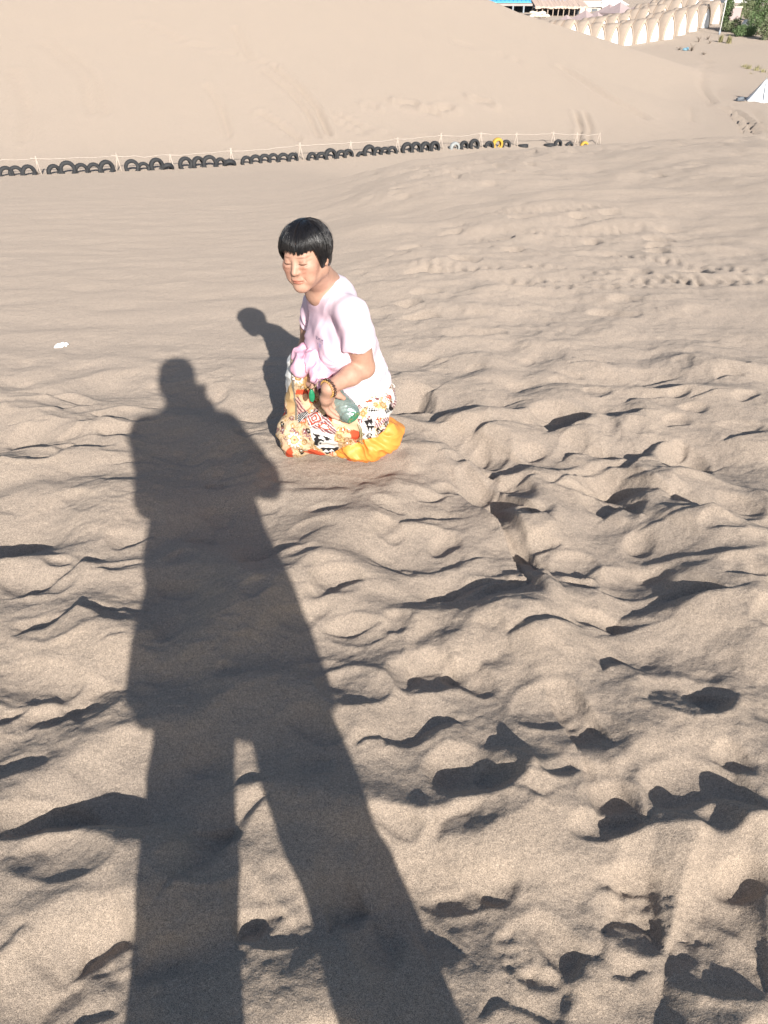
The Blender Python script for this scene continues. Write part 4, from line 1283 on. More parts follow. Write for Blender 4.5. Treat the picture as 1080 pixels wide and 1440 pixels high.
for s in (-1, 1):
    he(s * .0125, .090, -.028, (.0075, .008, .0062), .005)
    he(s * .0065, .098, -.037, (.0035, .005, .003), .002, True)
he(0, .080, -.052, (.024, .012, .012), .012)
he(0, .089, -.0555, (.021, .0075, .0042), .003)
he(0, .088, -.0640, (.019, .0075, .0046), .003)
B.cone(H(-.024, .085, -.0605), H(.0, .0975, -.0595), .0016, .0018, .002, True)
B.cone(H(.0, .0975, -.0595), H(.024, .085, -.0605), .0018, .0016, .002, True)
for s in (-1, 1):                                                       # folds from nose to mouth
    B.cone(H(s * .018, .094, -.030), H(s * .031, .080, -.060), .002, .0018, .003, True)
# neck, shoulders, chest under the shirt
B.cone(H(0, -.022, -.055), neckB, .050, .052, .02)
for s in (-1, 1):
    B.cone(H(s * .055, -.02, -.06), neckB + tf_ * .030 + sl * s * .015 + tu * .01, .012, .010, .02)     # neck sinew
B.cone(neckB - tu * .02, chest, .05, .08, .03)
B.ell(neckB - tu * .022 + tf_ * .022, (.062, .050, .045), TR, .02)
B.cone(neckB - tu * .025, shL - tu * .01, .034, .034, .03); B.cone(neckB - tu * .025, shR - tu * .012, .034, .032, .03)
# arms
def arm(sh, el, wr):
    mid = el * .62 + wr * .38
    B.chain([sh, sh * .5 + el * .5, el], [.042, .044, .036], .015)
    B.chain([el, mid, wr], [.036, .0345, .0215], .015)
arm(shL, elL, wrL); arm(shR, elR, haR)
# left hand: palm, four bent fingers, thumb closed on the bottle
bA, bB = A(at(471, 559, 2.44)), A(at(498, 588, 2.375))               # axis of the bottle
bd = nrm(bB - bA)
kn = A(at(457, 569, 2.365))                                            # knuckles
hd = nrm(kn - wrL)
lat = A((.42, .80, .22)); lat = nrm(lat - hd * (lat @ hd))               # across the knuckles, away from the camera
B.chain([wrL, wrL * .4 + kn * .6 + lat * .016, kn + lat * .018], [.0190, .0205, .017], .012)
B.chain([wrL, wrL * .4 + kn * .6 - lat * .002, kn - lat * .002], [.022, .020, .013], .012)
tip = A(at(477, 590.5, 2.375))
for i, (o, ln) in enumerate(((-.006, .95), (.011, 1.0), (.028, .97), (.043, .82))):
    k0 = kn + lat * o
    e_ = tip + lat * o - k0; ed = nrm(e_)
    out_ = nrm(np.cross(ed, lat)); out_ = out_ if out_[0] < 0 else -out_
    p1 = k0 + ed * .034 * ln + out_ * .007
    p2 = p1 + nrm(ed - out_ * .25) * .024 * ln
    p3 = p2 + nrm(ed - out_ * .7) * .018 * ln
    B.chain([k0, p1, p2, p3], [.0098, .0088, .0080, .0066], .003)
tb = wrL * .62 + kn * .38 + A((.018, -.004, .010))
B.chain([wrL + A((.006, 0, .004)), tb, tb + A((.020, .008, -.014)), tb + A((.036, .014, -.028))], [.015, .0125, .0105, .0085], .008)
# right hand, mostly inside the folded jacket
for i, o in enumerate((-.024, -.008, .008, .024)):
    q = haR + sl * o
    B.chain([haR + sl * o * .4, q + A((-.01, -.03, -.005)), q + A((-.008, -.045, -.025)), q + A((.0, -.04, -.04))], [.016, .011, .009, .007], .006)
B.chain([haR, haR + sl * .025 + A((0, -.02, .0)), haR + sl * .03 + A((0, -.035, -.015))], [.016, .012, .009], .006)
V, Q = B.skin(); del B
V = relax(V, Q, 2, .45)
P = hl(V)
col = np.ones((len(V), 3))
def blend(m, c):
    global col
    m = np.clip(m, 0, 1)[:, None]
    col = col * (1 - m) + m * A(c)
inhead = (np.abs(P) < .14).all(1) & (P[:, 1] > 0.0)
def spot(l, f, u, rl, ru, soft=.5):
    d = np.sqrt(((P[:, 0] - l) / rl) ** 2 + ((P[:, 2] - u) / ru) ** 2)
    return (1 - sstep(1 - soft, 1 + soft, d)) * inhead * (P[:, 1] > .03)
for s in (-1, 1):
    blend(.45 * spot(s * .044, .05, -.025, .024, .022, .7), (1.06, .80, .78))      # ruddy cheeks
    blend(.95 * spot(s * .030, .08, .0015, .0160, .0026, .45), (.12, .09, .09))      # lash line of the narrowed eye
    blend(.45 * spot(s * .030, .08, .011, .015, .003, .6), (.66, .54, .50))
    blend(.35 * spot(s * .030, .08, -.012, .016, .004, .6), (.74, .60, .55))
    blend(.65 * spot(s * .031, .08, .0245, .020, .0028, .6), (.34, .27, .25))       # thin brow
    blend(.50 * spot(s * .0065, .1, -.0395, .0042, .0032, .6), (.35, .22, .2))
blend(.75 * spot(0, .08, -.0560, .0225, .0038, .5), (.95, .52, .50))
blend(.75 * spot(0, .08, -.0640, .020, .0045, .5), (1.0, .56, .54))
blend(.75 * spot(0, .08, -.0600, .024, .0014, .6), (.38, .2, .2))
rr = random.Random(4)
for i in range(16):
    blend(.35 * spot(rr.choice((-1, 1)) * rr.uniform(.03, .062), .05, rr.uniform(-.05, .02), rr.uniform(.0025, .005), rr.uniform(.0025, .004), .6), (.66, .50, .42))
vn = perlin3(V[:, 0] * 30, V[:, 1] * 30, V[:, 2] * 30, 3)
col *= (1 + .06 * vn)[:, None]
skin_o = mesh_np('body', V, Q, M_SKIN, woman, color=col, offset=WO)

# -- hair: cap plus combed strands, fringe over the brow, points before the ears
def umin(phi):
    a = np.abs(np.degrees(phi))
    return np.interp(a, [0, 40, 50, 60, 70, 78, 88, 96, 110, 140, 180], [.049, .046, .040, .014, -.034, -.050, -.034, -.032, -.046, -.066, -.074])
hc0 = A((0, -.012, .030)); hr0 = A((.0865, .105, .0870))
HB = Field(H(0, 0, 0) - .17, H(0, 0, 0) + .17, 0.0022)
HB.ell(H(*hc0), hr0 * HS * .985, HR, .001)
HB.ell(H(0, -.040, -.018), A((.077, .066, .072)) * HS, HR, .02)
HB.ell(H(0, .01, .0), A((.0815, .066, .071)) * HS, HR, .015)
sl_, X, Yg, Z = HB.block(HC - .17, HC + .17, 0)
PX = [(HR[i, 0] * (X - HC[0]) + HR[i, 1] * (Yg - HC[1]) + HR[i, 2] * (Z - HC[2])) / HS for i in range(3)]
phi = np.arctan2(PX[0], PX[1] + .012)
HB.F[sl_] = smax(HB.F[sl_], (umin(phi) + .005 * perlin(phi * 9, PX[2] * 0, 7) - PX[2]) * HS, .004)
V, Q = HB.skin(); del HB, X, Yg, Z, PX
P = hl(V)
ph = np.degrees(np.arctan2(P[:, 0], P[:, 1] + .012))
colr = np.ones((len(V), 3)) * A((.009, .009, .011))
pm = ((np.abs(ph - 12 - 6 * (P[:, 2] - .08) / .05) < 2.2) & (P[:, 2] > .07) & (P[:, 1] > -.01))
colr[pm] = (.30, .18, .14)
M_HAIR = mat_noise('black_hair', (1, 1, 1), (.9, .9, .9), 20, 0.30, 0.6, attr=True)
M_STRAND = mat_noise('black_hair_strands', (0.008, 0.008, 0.010), (0.014, 0.012, 0.012), 30, 0.36, 0.5)
hair = mesh_np('hair', V, Q, M_HAIR, woman, color=colr, offset=WO)
r = np.random.default_rng(3)
N_ST, K = 5200, 13
phi = r.uniform(-np.pi, np.pi, N_ST)
phi = phi[np.abs(np.degrees(phi) - 13) > 1.6]; N_ST = len(phi)
end_u = umin(phi) + r.uniform(-.005, .007, N_ST) + .0022 * np.sin(phi * 37) + .002 * np.sin(phi * 83 + 1) - .006 * np.sin(phi * 5) + np.where(r.random(N_ST) < .3, r.uniform(0, .035, N_ST), 0) * (np.abs(phi) > .9)
crown = nrm((0.012, -.22, .97))
def surf(d, off):
    psi = np.arccos(np.clip(d[..., 2], -1, 1)); az = np.arctan2(d[..., 0], d[..., 1])
    low = np.maximum(psi - np.pi / 2, 0)
    rad_ = np.where(psi < np.pi / 2, np.sin(psi), 1 - .33 * low ** 2) * (1 + off)
    zz_ = np.where(psi < np.pi / 2, np.cos(psi) * (1 + off), -low)
    return hc0 + np.stack([np.sin(az) * rad_ * hr0[0], np.cos(az) * rad_ * hr0[1], zz_ * hr0[2]], -1)
eu = (end_u - hc0[2])
zz = eu / hr0[2]
pe = np.where(zz > 0, np.arccos(np.clip(zz, 0, 1)), np.pi / 2 - zz)
dend = np.stack([np.sin(phi) * np.sin(pe), np.cos(phi) * np.sin(pe), np.cos(pe)], 1)
side = np.where(np.degrees(phi) > 13, 1, -1)
st = crown[None] + np.stack([side * r.uniform(0, .10, N_ST) , np.where(np.abs(phi) < 1.4, r.uniform(.0, .75, N_ST), r.uniform(-.1, .1, N_ST)), np.zeros(N_ST)], 1)
st /= np.linalg.norm(st, axis=1, keepdims=True)
tt = np.linspace(0, 1, K)
D = st[:, None, :] * (1 - tt)[None, :, None] + dend[:, None, :] * tt[None, :, None]
D[:, :, 0] += (side * .10 * np.abs(np.sin(phi)) )[:, None] * np.sin(np.pi * tt)[None]
D /= np.linalg.norm(D, axis=2, keepdims=True)
off = r.uniform(.0, .070, N_ST)[:, None] * (.35 + .65 * np.sin(np.pi * np.clip(tt * 1.1, 0, 1)))[None]
clump = (.016 * np.sin(phi * 23) + .012 * np.sin(phi * 51 + 2))[:, None] * np.sin(np.pi * tt)[None]
S = surf(D, off + clump)
nfly = 60
S[:nfly] += (np.sin(np.pi * tt)[None, :, None] * r.uniform(.0, .008, nfly)[:, None, None]) * D[:nfly]
Wp = HC + HS * (S[..., 0:1] * hL + S[..., 1:2] * hF + S[..., 2:3] * hU)
T = np.gradient(Wp, axis=1); T /= np.linalg.norm(T, axis=2, keepdims=True)
nn = HC - Wp; nn = np.cross(T, nn); nn /= np.linalg.norm(nn, axis=2, keepdims=True)
n2 = np.cross(T, nn)
rad = np.where(np.arange(N_ST) < nfly, .35, 1.0)[:, None, None] * (0.0008 * np.interp(tt, [0, .1, .8, 1], [.6, 1, 1, .15]))[None, :, None]
ring = np.stack([Wp + rad * (nn * math.cos(a) * 1.5 + n2 * math.sin(a)) for a in (0, 2.094, 4.189)], 2)
V = ring.reshape(-1, 3)
ids = np.arange(N_ST * K * 3).reshape(N_ST, K, 3)
F = np.concatenate([np.stack([ids[:, :-1, a], ids[:, :-1, (a + 1) % 3], ids[:, 1:, (a + 1) % 3], ids[:, 1:, a]], -1).reshape(-1, 4) for a in range(3)])
strands = mesh_np('strands', V, F, M_STRAND, hair, offset=WO)

# -- t-shirt
S_ = Field((-0.42, 2.26, 0.1), (0.14, 2.86, 0.76), 0.0028)
def te(p, l, f, u, r_, k=.04, cut=False): S_.ell(A(p) + l * sl + f * tf_ + u * tu, r_, TR, k, cut)
belly = hipC * .5 + chest * .5
te(chest, 0, .005, .0, (.140, .100, .135), .01)
te(belly, 0, .006, .0, (.138, .108, .14), .05)
te(hipC, 0, .005, .02, (.150, .130, .16), .05)
for s in (-1, 1):
    te(chest, s * .058, .072, -.03, (.058, .050, .060), .03)
te(belly, 0, .070, -.02, (.095, .055, .07), .04)
S_.cone(neckB - tu * .025, shL - tu * .008, .046, .050, .03); S_.cone(neckB - tu * .025, shR - tu * .008, .046, .048, .03)
def sleeve(sh, el, f, r0, r1):
    """a short sleeve ending in a flat hem across the arm"""
    d = el - sh; e = sh + d * f; n_ = nrm(d); e2 = e + d * .12; ab = e2 - sh; L2 = ab @ ab
    def fn(X, Yy, Z):
        t = np.clip(((X - sh[0]) * ab[0] + (Yy - sh[1]) * ab[1] + (Z - sh[2]) * ab[2]) / L2, 0, 1)
        c_ = np.sqrt((X - sh[0] - t * ab[0]) ** 2 + (Yy - sh[1] - t * ab[1]) ** 2 + (Z - sh[2] - t * ab[2]) ** 2) - (r0 + (r1 - r0) * t)
        return np.maximum(c_, (X - e[0]) * n_[0] + (Yy - e[1]) * n_[1] + (Z - e[2]) * n_[2])
    S_.op(fn, np.minimum(sh, e2) - .08, np.maximum(sh, e2) + .08, .014)
    return e, n_
eL, nL = sleeve(shL, elL, .53, .053, .060)
eR, nR = sleeve(shR, elR, .42, .050, .054)
S_.ell(neckB - tu * .055 - tf_ * .012, (.105, .075, .07), TR, .03)
# neckline
nk = neckB + tu * .034 + tf_ * .022
S_.ell(nk + tu * .03, (.070, .080, .058), TR, .006, True)
S_.ell(nk + tf_ * .038 + tu * .006, (.062, .064, .052), TR, .012, True)
# hem
hem_p = A(at(512, 569, 2.47)); hem_n = nrm(-tu + .10 * sl + 0.05 * tf_)
S_.plane_cut(hem_p, hem_n, S_.o, S_.o + S_.h * (S_.n - 1), .004)
V, Q = S_.skin(); del S_
V = relax(V, Q, 2, .5)
Nn = vnormals(V, Q)
L = (V - chest) @ TR.T                                   # left, front, up
side_w = sstep(.0, .14, np.abs(L[:, 0]))
arm_v = np.minimum(np.linalg.norm(V - (shL + .02 * tf_ - .085 * tu), axis=1), np.linalg.norm(V - (shR + .02 * tf_ - .085 * tu), axis=1))
ang_v = np.arctan2(L[:, 2] + .03, np.abs(L[:, 0]) - .12)
dsp = .0045 * np.exp(-(arm_v / .10) ** 2) * np.sin(ang_v * 11 + 3 * perlin(L[:, 0] * 8, L[:, 2] * 8))
cr = perlin(L[:, 0] * 9 + L[:, 2] * 5, L[:, 2] * 15 - L[:, 0] * 3 + L[:, 1] * 4, 5)
dsp += .0085 * (1 - 2.2 * np.abs(cr)) * sstep(.02, -.10, L[:, 2])
cr2 = perlin(L[:, 0] * 13 - L[:, 2] * 7 + 9, L[:, 1] * 12 + L[:, 2] * 6, 8)
dsp += .0040 * (1 - 2.0 * np.abs(cr2))
bel = (L[:, 2] + .135 + .02 * np.sin(L[:, 0] * 20)) / .012
dsp -= .012 * np.exp(-bel ** 2) * sstep(.02, .09, L[:, 1])
dsp -= .005 * np.exp(-((L[:, 2] + .175 - .1 * np.abs(L[:, 0])) / .010) ** 2) * sstep(.02, .09, L[:, 1])
V = V + Nn * dsp[:, None]
colr = np.ones((len(V), 3))
# sunlight painted in: back and sleeves whitened, the shaded chest front stays pinker
front = sstep(.02, .07, L[:, 1])
colr *= (1 + A((.02, .20, .13)) * (1 - front)[:, None])
# small faded print on the left chest: blue-grey lettering over a pale patch
def prt(x0, z0, w, h):
    return (np.abs(L[:, 0] - x0) < w / 2) & (np.abs(L[:, 2] - z0) < h / 2) & (L[:, 1] > .03)
px0, pz0 = .030, .036
for i, (dx, w, dz, h) in enumerate([(-.022, .004, 0, .013), (-.0165, .006, .004, .004), (-.0165, .006, -.003, .003), (-.009, .004, .001, .012), (-.003, .003, -.001, .012), (.003, .006, .004, .004), (.005, .003, -.002, .011), (.013, .003, 0, .013), (.018, .006, .004, .004), (.021, .003, -.003, .009)]):
    colr[prt(px0 + dx, pz0 + dz, w, h)] = (.20, .22, .32)
colr[prt(px0 + .004, pz0 - .018, .018, .014)] = (.70, .76, .98)
colr[prt(px0 - .014, pz0 - .019, .004, .005)] = (.3, .32, .42)
shirt = mesh_np('t_shirt', V, Q, M_SHIRT, woman, color=colr, offset=WO)

# -- printed wide trousers
hL_ = hipC + A((.03, -.100, -.025)); hR_ = hipC - .085 * A((.54, -.84, 0))
knL = A(at(421, 607, 2.565)); knL[2] = .088
shinL = A(at(486, 630, 2.56)); shinL[2] = .052
knR = A(at(433, 519, 2.57)); knR[2] = min(knR[2], .36)
ftR = A((-.315, 2.66, .03))
T_ = Field((-0.48, 2.24, -0.05), (0.16, 2.88, 0.48), 0.0028)
T_.ell(hipC - A((0, -.01, .02)), (.154, .136, .115), TR, .01)
T_.cone(hL_, hL_ * .45 + knL * .55, .098, .092, .012); T_.cone(hL_ * .45 + knL * .55, knL, .092, .077, .02)
T_.cone(knL, shinL, .068, .060, .02)
T_.cone(knL + A((-.012, -.012, -.02)), knL + A((-.018, .01, -.06)), .062, .05, .02)
T_.cone(hR_, knR, .100, .066, .012); T_.cone(knR, ftR, .069, .070, .02)
T_.cone(knR * .5 + ftR * .5 + A((.03, .0, 0)), ftR + A((.06, -.02, 0)), .06, .07, .03)
T_.ell(hipC + tf_ * .08 - A((0, 0, .09)), (.12, .09, .07), TR, .02)
T_.plane_cut((0, 0, -.008), (0, 0, -1), T_.o, T_.o + T_.h * (T_.n - 1), .006)
V, Q = T_.skin(); del T_
V = relax(V, Q, 2, .5)
Nn = vnormals(V, Q)
f1 = perlin3(V[:, 0] * 11, V[:, 1] * 11, V[:, 2] * 16, 11); f2 = perlin3(V[:, 0] * 24, V[:, 1] * 20, V[:, 2] * 18, 13)
V = V + Nn * (.0075 * (1 - 2.4 * np.abs(f1)) + .0034 * (1 - 2 * np.abs(f2)))[:, None]
V[:, 2] = np.maximum(V[:, 2], -.012)
# the print lies in the plane of the cloth as cut, seen square from the front left
axU = A((1, 0, 0)); axV = A((0, .571, .821))
def fab(p): return 462.6 + 387 * ((p - A((-.2, 2.5, .2))) @ axU), 581 - 387 * ((p - A((-.2, 2.5, .2))) @ axV)
fx, fy = fab(V)
fx = fx + 1.2 * perlin(V[:, 0] * 40, V[:, 2] * 40); fy = fy + 1.2 * perlin(V[:, 2] * 40, V[:, 0] * 40, 4)
CREAM, WHITE, TAN, RED, MAR, BLK, PEACH, BROWN = A((.60, .455, .30)), A((.76, .74, .70)), A((.44, .27, .11)), A((.60, .09, .04)), A((.20, .085, .095)), A((.025, .022, .022)), A((.74, .47, .30)), A((.30, .17, .07))
pc = np.ones((len(V), 3)) * CREAM
def ell_m(cx, cy, rx, ry, a=0):
    c, s = math.cos(a), math.sin(a); x, y = fx - cx, fy - cy
    return ((x * c + y * s) / rx) ** 2 + ((-x * s + y * c) / ry) ** 2
def poly_m(pts):
    ins = np.zeros(len(fx), bool)
    n = len(pts)
    for i in range(n):
        x0, y0 = pts[i]; x1, y1 = pts[(i + 1) % n]
        c = ((y0 > fy) != (y1 > fy)) & (fx < (x1 - x0) * (fy - y0) / (y1 - y0 + 1e-9) + x0)
        ins ^= c
    return ins
def ca(x, y): return (380 + x / 8.47, 480 + y / 8.47)
def cb(x, y): return (440 + x / 8.31, 540 + y / 8.31)
def paint(m, c): pc[m] = c
def flower(cx, cy, r0, core=TAN, pet=WHITE, n=9, ph=0):
    d = np.hypot(fx - cx, fy - cy); a = np.arctan2(fy - cy, fx - cx)
    paint((d < r0 * (.80 + .20 * np.cos(a * n + ph))) & (d > r0 * .5), pet)
    paint((d < r0 * .5), core); paint(d < r0 * .28, CREAM); paint(d < r0 * .13, BROWN)
    paint((np.abs(d - r0 * .5) < .45), BROWN)
def tri_row(x0, y0, x1, y1, h, n, c):
    dx, dy = x1 - x0, y1 - y0; Lr = math.hypot(dx, dy)
    t = ((fx - x0) * dx + (fy - y0) * dy) / Lr; d = (-(fx - x0) * dy + (fy - y0) * dx) / Lr
    ph_ = (t / Lr * n) % 1.0
    paint((t > 0) & (t < Lr) & (d > 0) & (d < h * (1 - np.abs(ph_ * 2 - 1))), c)
# ground colours
paint(fx > 497 + .2 * (fy - 560), WHITE)                                   # pale hip
bg_n = perlin(fx * .09, fy * .09, 31)
paint((np.abs(bg_n) < .035) & (fx < 500), TAN)                                # fine leaf outlines
paint((np.abs(perlin(fx * .16 + 3, fy * .16, 33)) < .03) & (fx < 505), A((.62, .44, .24)))
# small repeat of rings, leaves and specks all over the cloth
for cs_, sd_, pal_ in ((15.0, 3, (TAN, MAR, A((.58, .36, .18)), BROWN)), (9.0, 8, (RED, TAN, BLK, MAR))):
    w_, c_ = worley(fx / cs_, fy / cs_ * .9, sd_, .8, 60.0)
    d_ = np.sqrt(np.maximum(w_, 0)) * cs_ * (1 + .55 * perlin(fx * .33, fy * .33, sd_ + 40))
    for i_, pc_ in enumerate(pal_):
        sel = (c_ > .12 + .2 * i_) & (c_ < .26 + .2 * i_)
        paint(sel & (np.abs(d_ - .30 * cs_) < .75), pc_); paint(sel & (d_ < .17 * cs_), pc_); paint(sel & (d_ < .08 * cs_), WHITE)
gro = np.sin(fx * .55 + fy * .9) + 1.6 * perlin(fx * .06, fy * .06, 44)
paint((np.abs(gro) < .10) & (fx < 520), BROWN)
# raised far leg
paint(poly_m([ca(150, 100), ca(300, 100), ca(290, 520), ca(180, 640)]), WHITE)
paint(poly_m([ca(160, 600), ca(290, 500), ca(285, 860), ca(180, 880)]), A((.60, .40, .20)))
paint((np.abs(fx - ca(284, 0)[0] - .02 * (fy - 530)) < 1.5) & (fy < ca(0, 930)[1]) & (fx < 425), A((.22, .19, .15)))  # dark stripe: shade of a cloth fold painted into the print
flower(*ca(365, 470), 9.5, TAN, WHITE, 11)
paint(ell_m(*ca(470, 540), 6.2, 8.5, .2) < 1, BROWN); paint(np.abs(ell_m(*ca(470, 540), 4.5, 6.5, .2) - 1) < .16, A((.5, .32, .14)))
paint(poly_m([ca(440, 610), ca(540, 560), ca(540, 720), ca(470, 740)]), A((.26, .04, .03)))
paint(poly_m([ca(300, 640), ca(330, 600), ca(440, 600), ca(450, 650), ca(380, 640)]), RED)
paint(poly_m([ca(345, 650), ca(440, 640), ca(490, 770), ca(420, 830), ca(370, 740)]), PEACH)
m_ = poly_m([ca(300, 680), ca(340, 660), ca(440, 860), ca(400, 900), ca(310, 860)])
paint(m_, A((.66, .40, .32))); paint(m_ & (np.sin((fx * .8 - fy * .55) * 1.6) > -.1), MAR)
m_ = poly_m([ca(310, 850), ca(440, 830), ca(460, 900), ca(320, 960)]); paint(m_, BLK); paint(m_ & (np.sin((fx + fy) * 1.7) > .55), WHITE)
# near thigh
flower(*ca(275, 1165), 11.0, A((.66, .40, .2)), WHITE, 12)
flower(*ca(395, 1190), 7.0, TAN, CREAM, 8)
flower(*ca(545, 1255), 5.2, TAN, TAN, 7)
m_ = poly_m([ca(410, 900), ca(470, 850), ca(570, 835), ca(700, 930), ca(800, 1070), ca(770, 1125), ca(620, 1080), ca(470, 1020)])
paint(m_, MAR)
dd = (np.abs((fx - ca(530, 925)[0]) * .8 + (fy - ca(530, 925)[1]) * .35) + np.abs((fy - ca(530, 925)[1]) * .95 - (fx - ca(530, 925)[0]) * .3)) * .95 + 1.2 * perlin(fx * .2, fy * .2, 61); ang_ = math.radians(38)
tt_ = (fx - ca(530, 925)[0]) * -math.sin(ang_) + (fy - ca(530, 925)[1]) * math.cos(ang_)
paint(m_ & (dd < 12) & (np.sin(dd * 1.35) > .55), WHITE); paint(m_ & (dd < 11) & (np.sin(dd * 1.35) < -.5), RED)
paint(m_ & (dd >= 12) & (np.sin(tt_ * 1.7) > .72), A((.78, .66, .62)))
paint(poly_m([ca(560, 1010), ca(650, 985), ca(740, 1060), ca(640, 1050)]), RED); paint(poly_m([ca(600, 1015), ca(650, 1000), ca(700, 1045), ca(640, 1040)]), WHITE)
m_ = poly_m([ca(470, 1030), ca(760, 1120), ca(745, 1170), ca(800, 1200), ca(800, 1250), ca(560, 1270), ca(500, 1170)])
paint(m_, WHITE)
tri_row(*ca(500, 1080), *ca(740, 1160), 6, 2, BLK)
paint(poly_m([ca(510, 1150), ca(560, 1140), ca(660, 1190), ca(600, 1200), ca(560, 1230), ca(520, 1215)]), BLK)
paint(ell_m(*ca(592, 1205), 3.0, 2.0) < 1, WHITE); paint(ell_m(*ca(592, 1205), 1.5, 1.0) < 1, BLK)
m_ = poly_m([ca(575, 1260), ca(620, 1243), ca(800, 1240), ca(785, 1290), ca(640, 1310)]); paint(m_, BLK)
tri_row(*ca(755, 1287), *ca(610, 1295), 3.6, 2, WHITE)
paint(poly_m([ca(105, 1345), ca(125, 1300), ca(215, 1245), ca(235, 1300), ca(215, 1345), ca(115, 1365)]), RED)
paint(poly_m([ca(110, 1240), ca(130, 1140), ca(175, 1180), ca(200, 1250), ca(115, 1300)]), PEACH)
paint(poly_m([ca(355, 1285), ca(480, 1270), ca(620, 1310), ca(615, 1370), ca(520, 1350)]), RED)
paint(poly_m([ca(555, 840), ca(585, 825), ca(590, 860), ca(560, 862)]), BLK); paint(poly_m([ca(620, 880), ca(680, 880), ca(680, 910), ca(640, 905)]), BLK)
paint(poly_m([ca(660, 860), ca(720, 870), ca(760, 960), ca(720, 950)]), RED)
paint(poly_m([ca(720, 880), ca(850, 870), ca(900, 1000), ca(780, 1000)]), A((.78, .58, .40)))
flower(*ca(830, 1150), 7.5, TAN, A((.6, .42, .2)), 7)
# hip and seat
paint(poly_m([cb(330, 420), cb(520, 420), cb(545, 560), cb(420, 540), cb(340, 470)]), PEACH)
flower(*cb(310, 612), 6.5, TAN, A((.62, .42, .2)), 7)
paint(poly_m([cb(440, 570), cb(480, 545), cb(560, 570), cb(570, 620), cb(490, 645), cb(440, 640)]), RED)
for q_ in ((595, 375, 7), (820, 268, 6.5), (735, 275, 5.5), (760, 350, 0)):
    if q_[2]: flower(*cb(q_[0], q_[1]), q_[2], TAN, A((.58, .38, .17)), 7)
paint(poly_m([cb(610, 235), cb(690, 205), cb(705, 235), cb(620, 250)]), RED)
paint(poly_m([cb(720, 190), cb(775, 175), cb(775, 210), cb(740, 215)]), MAR)
m_ = poly_m([cb(580, 310), cb(640, 310), cb(790, 315), cb(770, 345), cb(690, 360), cb(640, 330)]); paint(m_ & (np.sin(fx * 1.9) + np.sin(fy * 1.7) > -.4), BLK)
m_ = poly_m([cb(600, 450), cb(690, 430), cb(730, 545), cb(650, 555)]); paint(m_, BLK); tri_row(*cb(720, 500), *cb(650, 510), 4.2, 2, WHITE); tri_row(*cb(725, 545), *cb(655, 555), 4.0, 2, WHITE)
m_ = poly_m([cb(705, 440), cb(760, 470), cb(910, 375), cb(920, 400), cb(740, 535)]); paint(m_, MAR); paint(m_ & (np.sin((fx - fy * .5) * 1.9) > .5), A((.75, .6, .58)))
m_ = poly_m([cb(900, 235), cb(975, 255), cb(950, 320), cb(885, 290)]); paint(m_, BLK); tri_row(*cb(945, 312), *cb(905, 300), 4.5, 1, WHITE)
m_ = poly_m([cb(935, 0), cb(965, 10), cb(985, 200), cb(960, 250), cb(925, 220), cb(960, 160)]); paint(m_, MAR); paint(m_ & (np.sin(fy * 1.8) > .4), A((.78, .66, .62)))
# parts of the print facing away repeat the ground colours with scattered leaves
trousers = mesh_np('trousers', V, Q, M_TROUSERS, woman, color=pc, offset=WO)

# -- loose orange-yellow sand boots
def boot(pts, rs, name, seed):
    lo = np.min(pts, 0) - .12; hi = np.max(pts, 0) + .12
    f = Field(lo, hi, .0025)
    f.chain([A(p) for p in pts], rs, .02)
    f.plane_cut((0, 0, -.004), (0, 0, -1), f.o, f.o + f.h * (f.n - 1), .006)
    V, Q = f.skin(); V = relax(V, Q, 2, .5); N_ = vnormals(V, Q)
    a = perlin3(V[:, 0] * 15, V[:, 1] * 12, V[:, 2] * 20, seed); b = perlin3(V[:, 0] * 34 + V[:, 2] * 20, V[:, 1] * 20, V[:, 2] * 30, seed + 3)
    V = V + N_ * (.011 * (1 - 2.6 * np.abs(a)) + .004 * (1 - 2.2 * np.abs(b)))[:, None]
    V[:, 2] = np.maximum(V[:, 2], .0)
    return mesh_np(name, V, Q, M_BOOT, woman, offset=WO)
bt = boot([at(484, 633, 2.53), at(503, 629, 2.515), at(524, 622, 2.515), at(541, 612, 2.53), at(551, 605, 2.56)], [.030, .050, .057, .052, .038], 'boot', 3)
def flat(px, py):
    p = A(at(px, py, 1.0)); k = CAM_H / (CAM_H - p[2]); return A((p[0] * k, k, .004))
s0, s1, s2, s3 = flat(496, 642), flat(512, 643), flat(532, 637), flat(549, 626)
f = Field((-.2, 2.36, -.03), (.12, 2.66, .05), .0025)
for a_, b_ in ((s0, s1), (s1, s2), (s2, s3)):
    a_, b_ = a_.copy(), b_.copy(); a_[2] = b_[2] = .004
    f.cone(a_ + A((0, .026, 0)), b_ + A((0, .026, 0)), .036, .036, .01)
f.plane_cut((0, 0, .009), (0, 0, 1), f.o, f.o + f.h * (f.n - 1), .003)
V, Q = f.skin(); mesh_np('sole', V, Q, M_SOLE, bt, offset=WO)
bt2 = boot([ftR + A((.02, .0, .02)), ftR + A((.05, -.03, .0)), ftR + A((.08, -.04, -.005))], [.045, .04, .034], 'boot', 8)
m = MB()
cp = [A(at(503, 596, 2.43)), A(at(506, 603, 2.425)), A(at(507, 612, 2.425)), A(at(506, 620, 2.43)), A(at(509, 624, 2.43))]
for o_ in (0, .006):
    m.tube([p - WO + A((o_, -.004, 0)) for p in cp], .0022, 6)
m.build('drawstring', M_OLIVE, trousers, True)

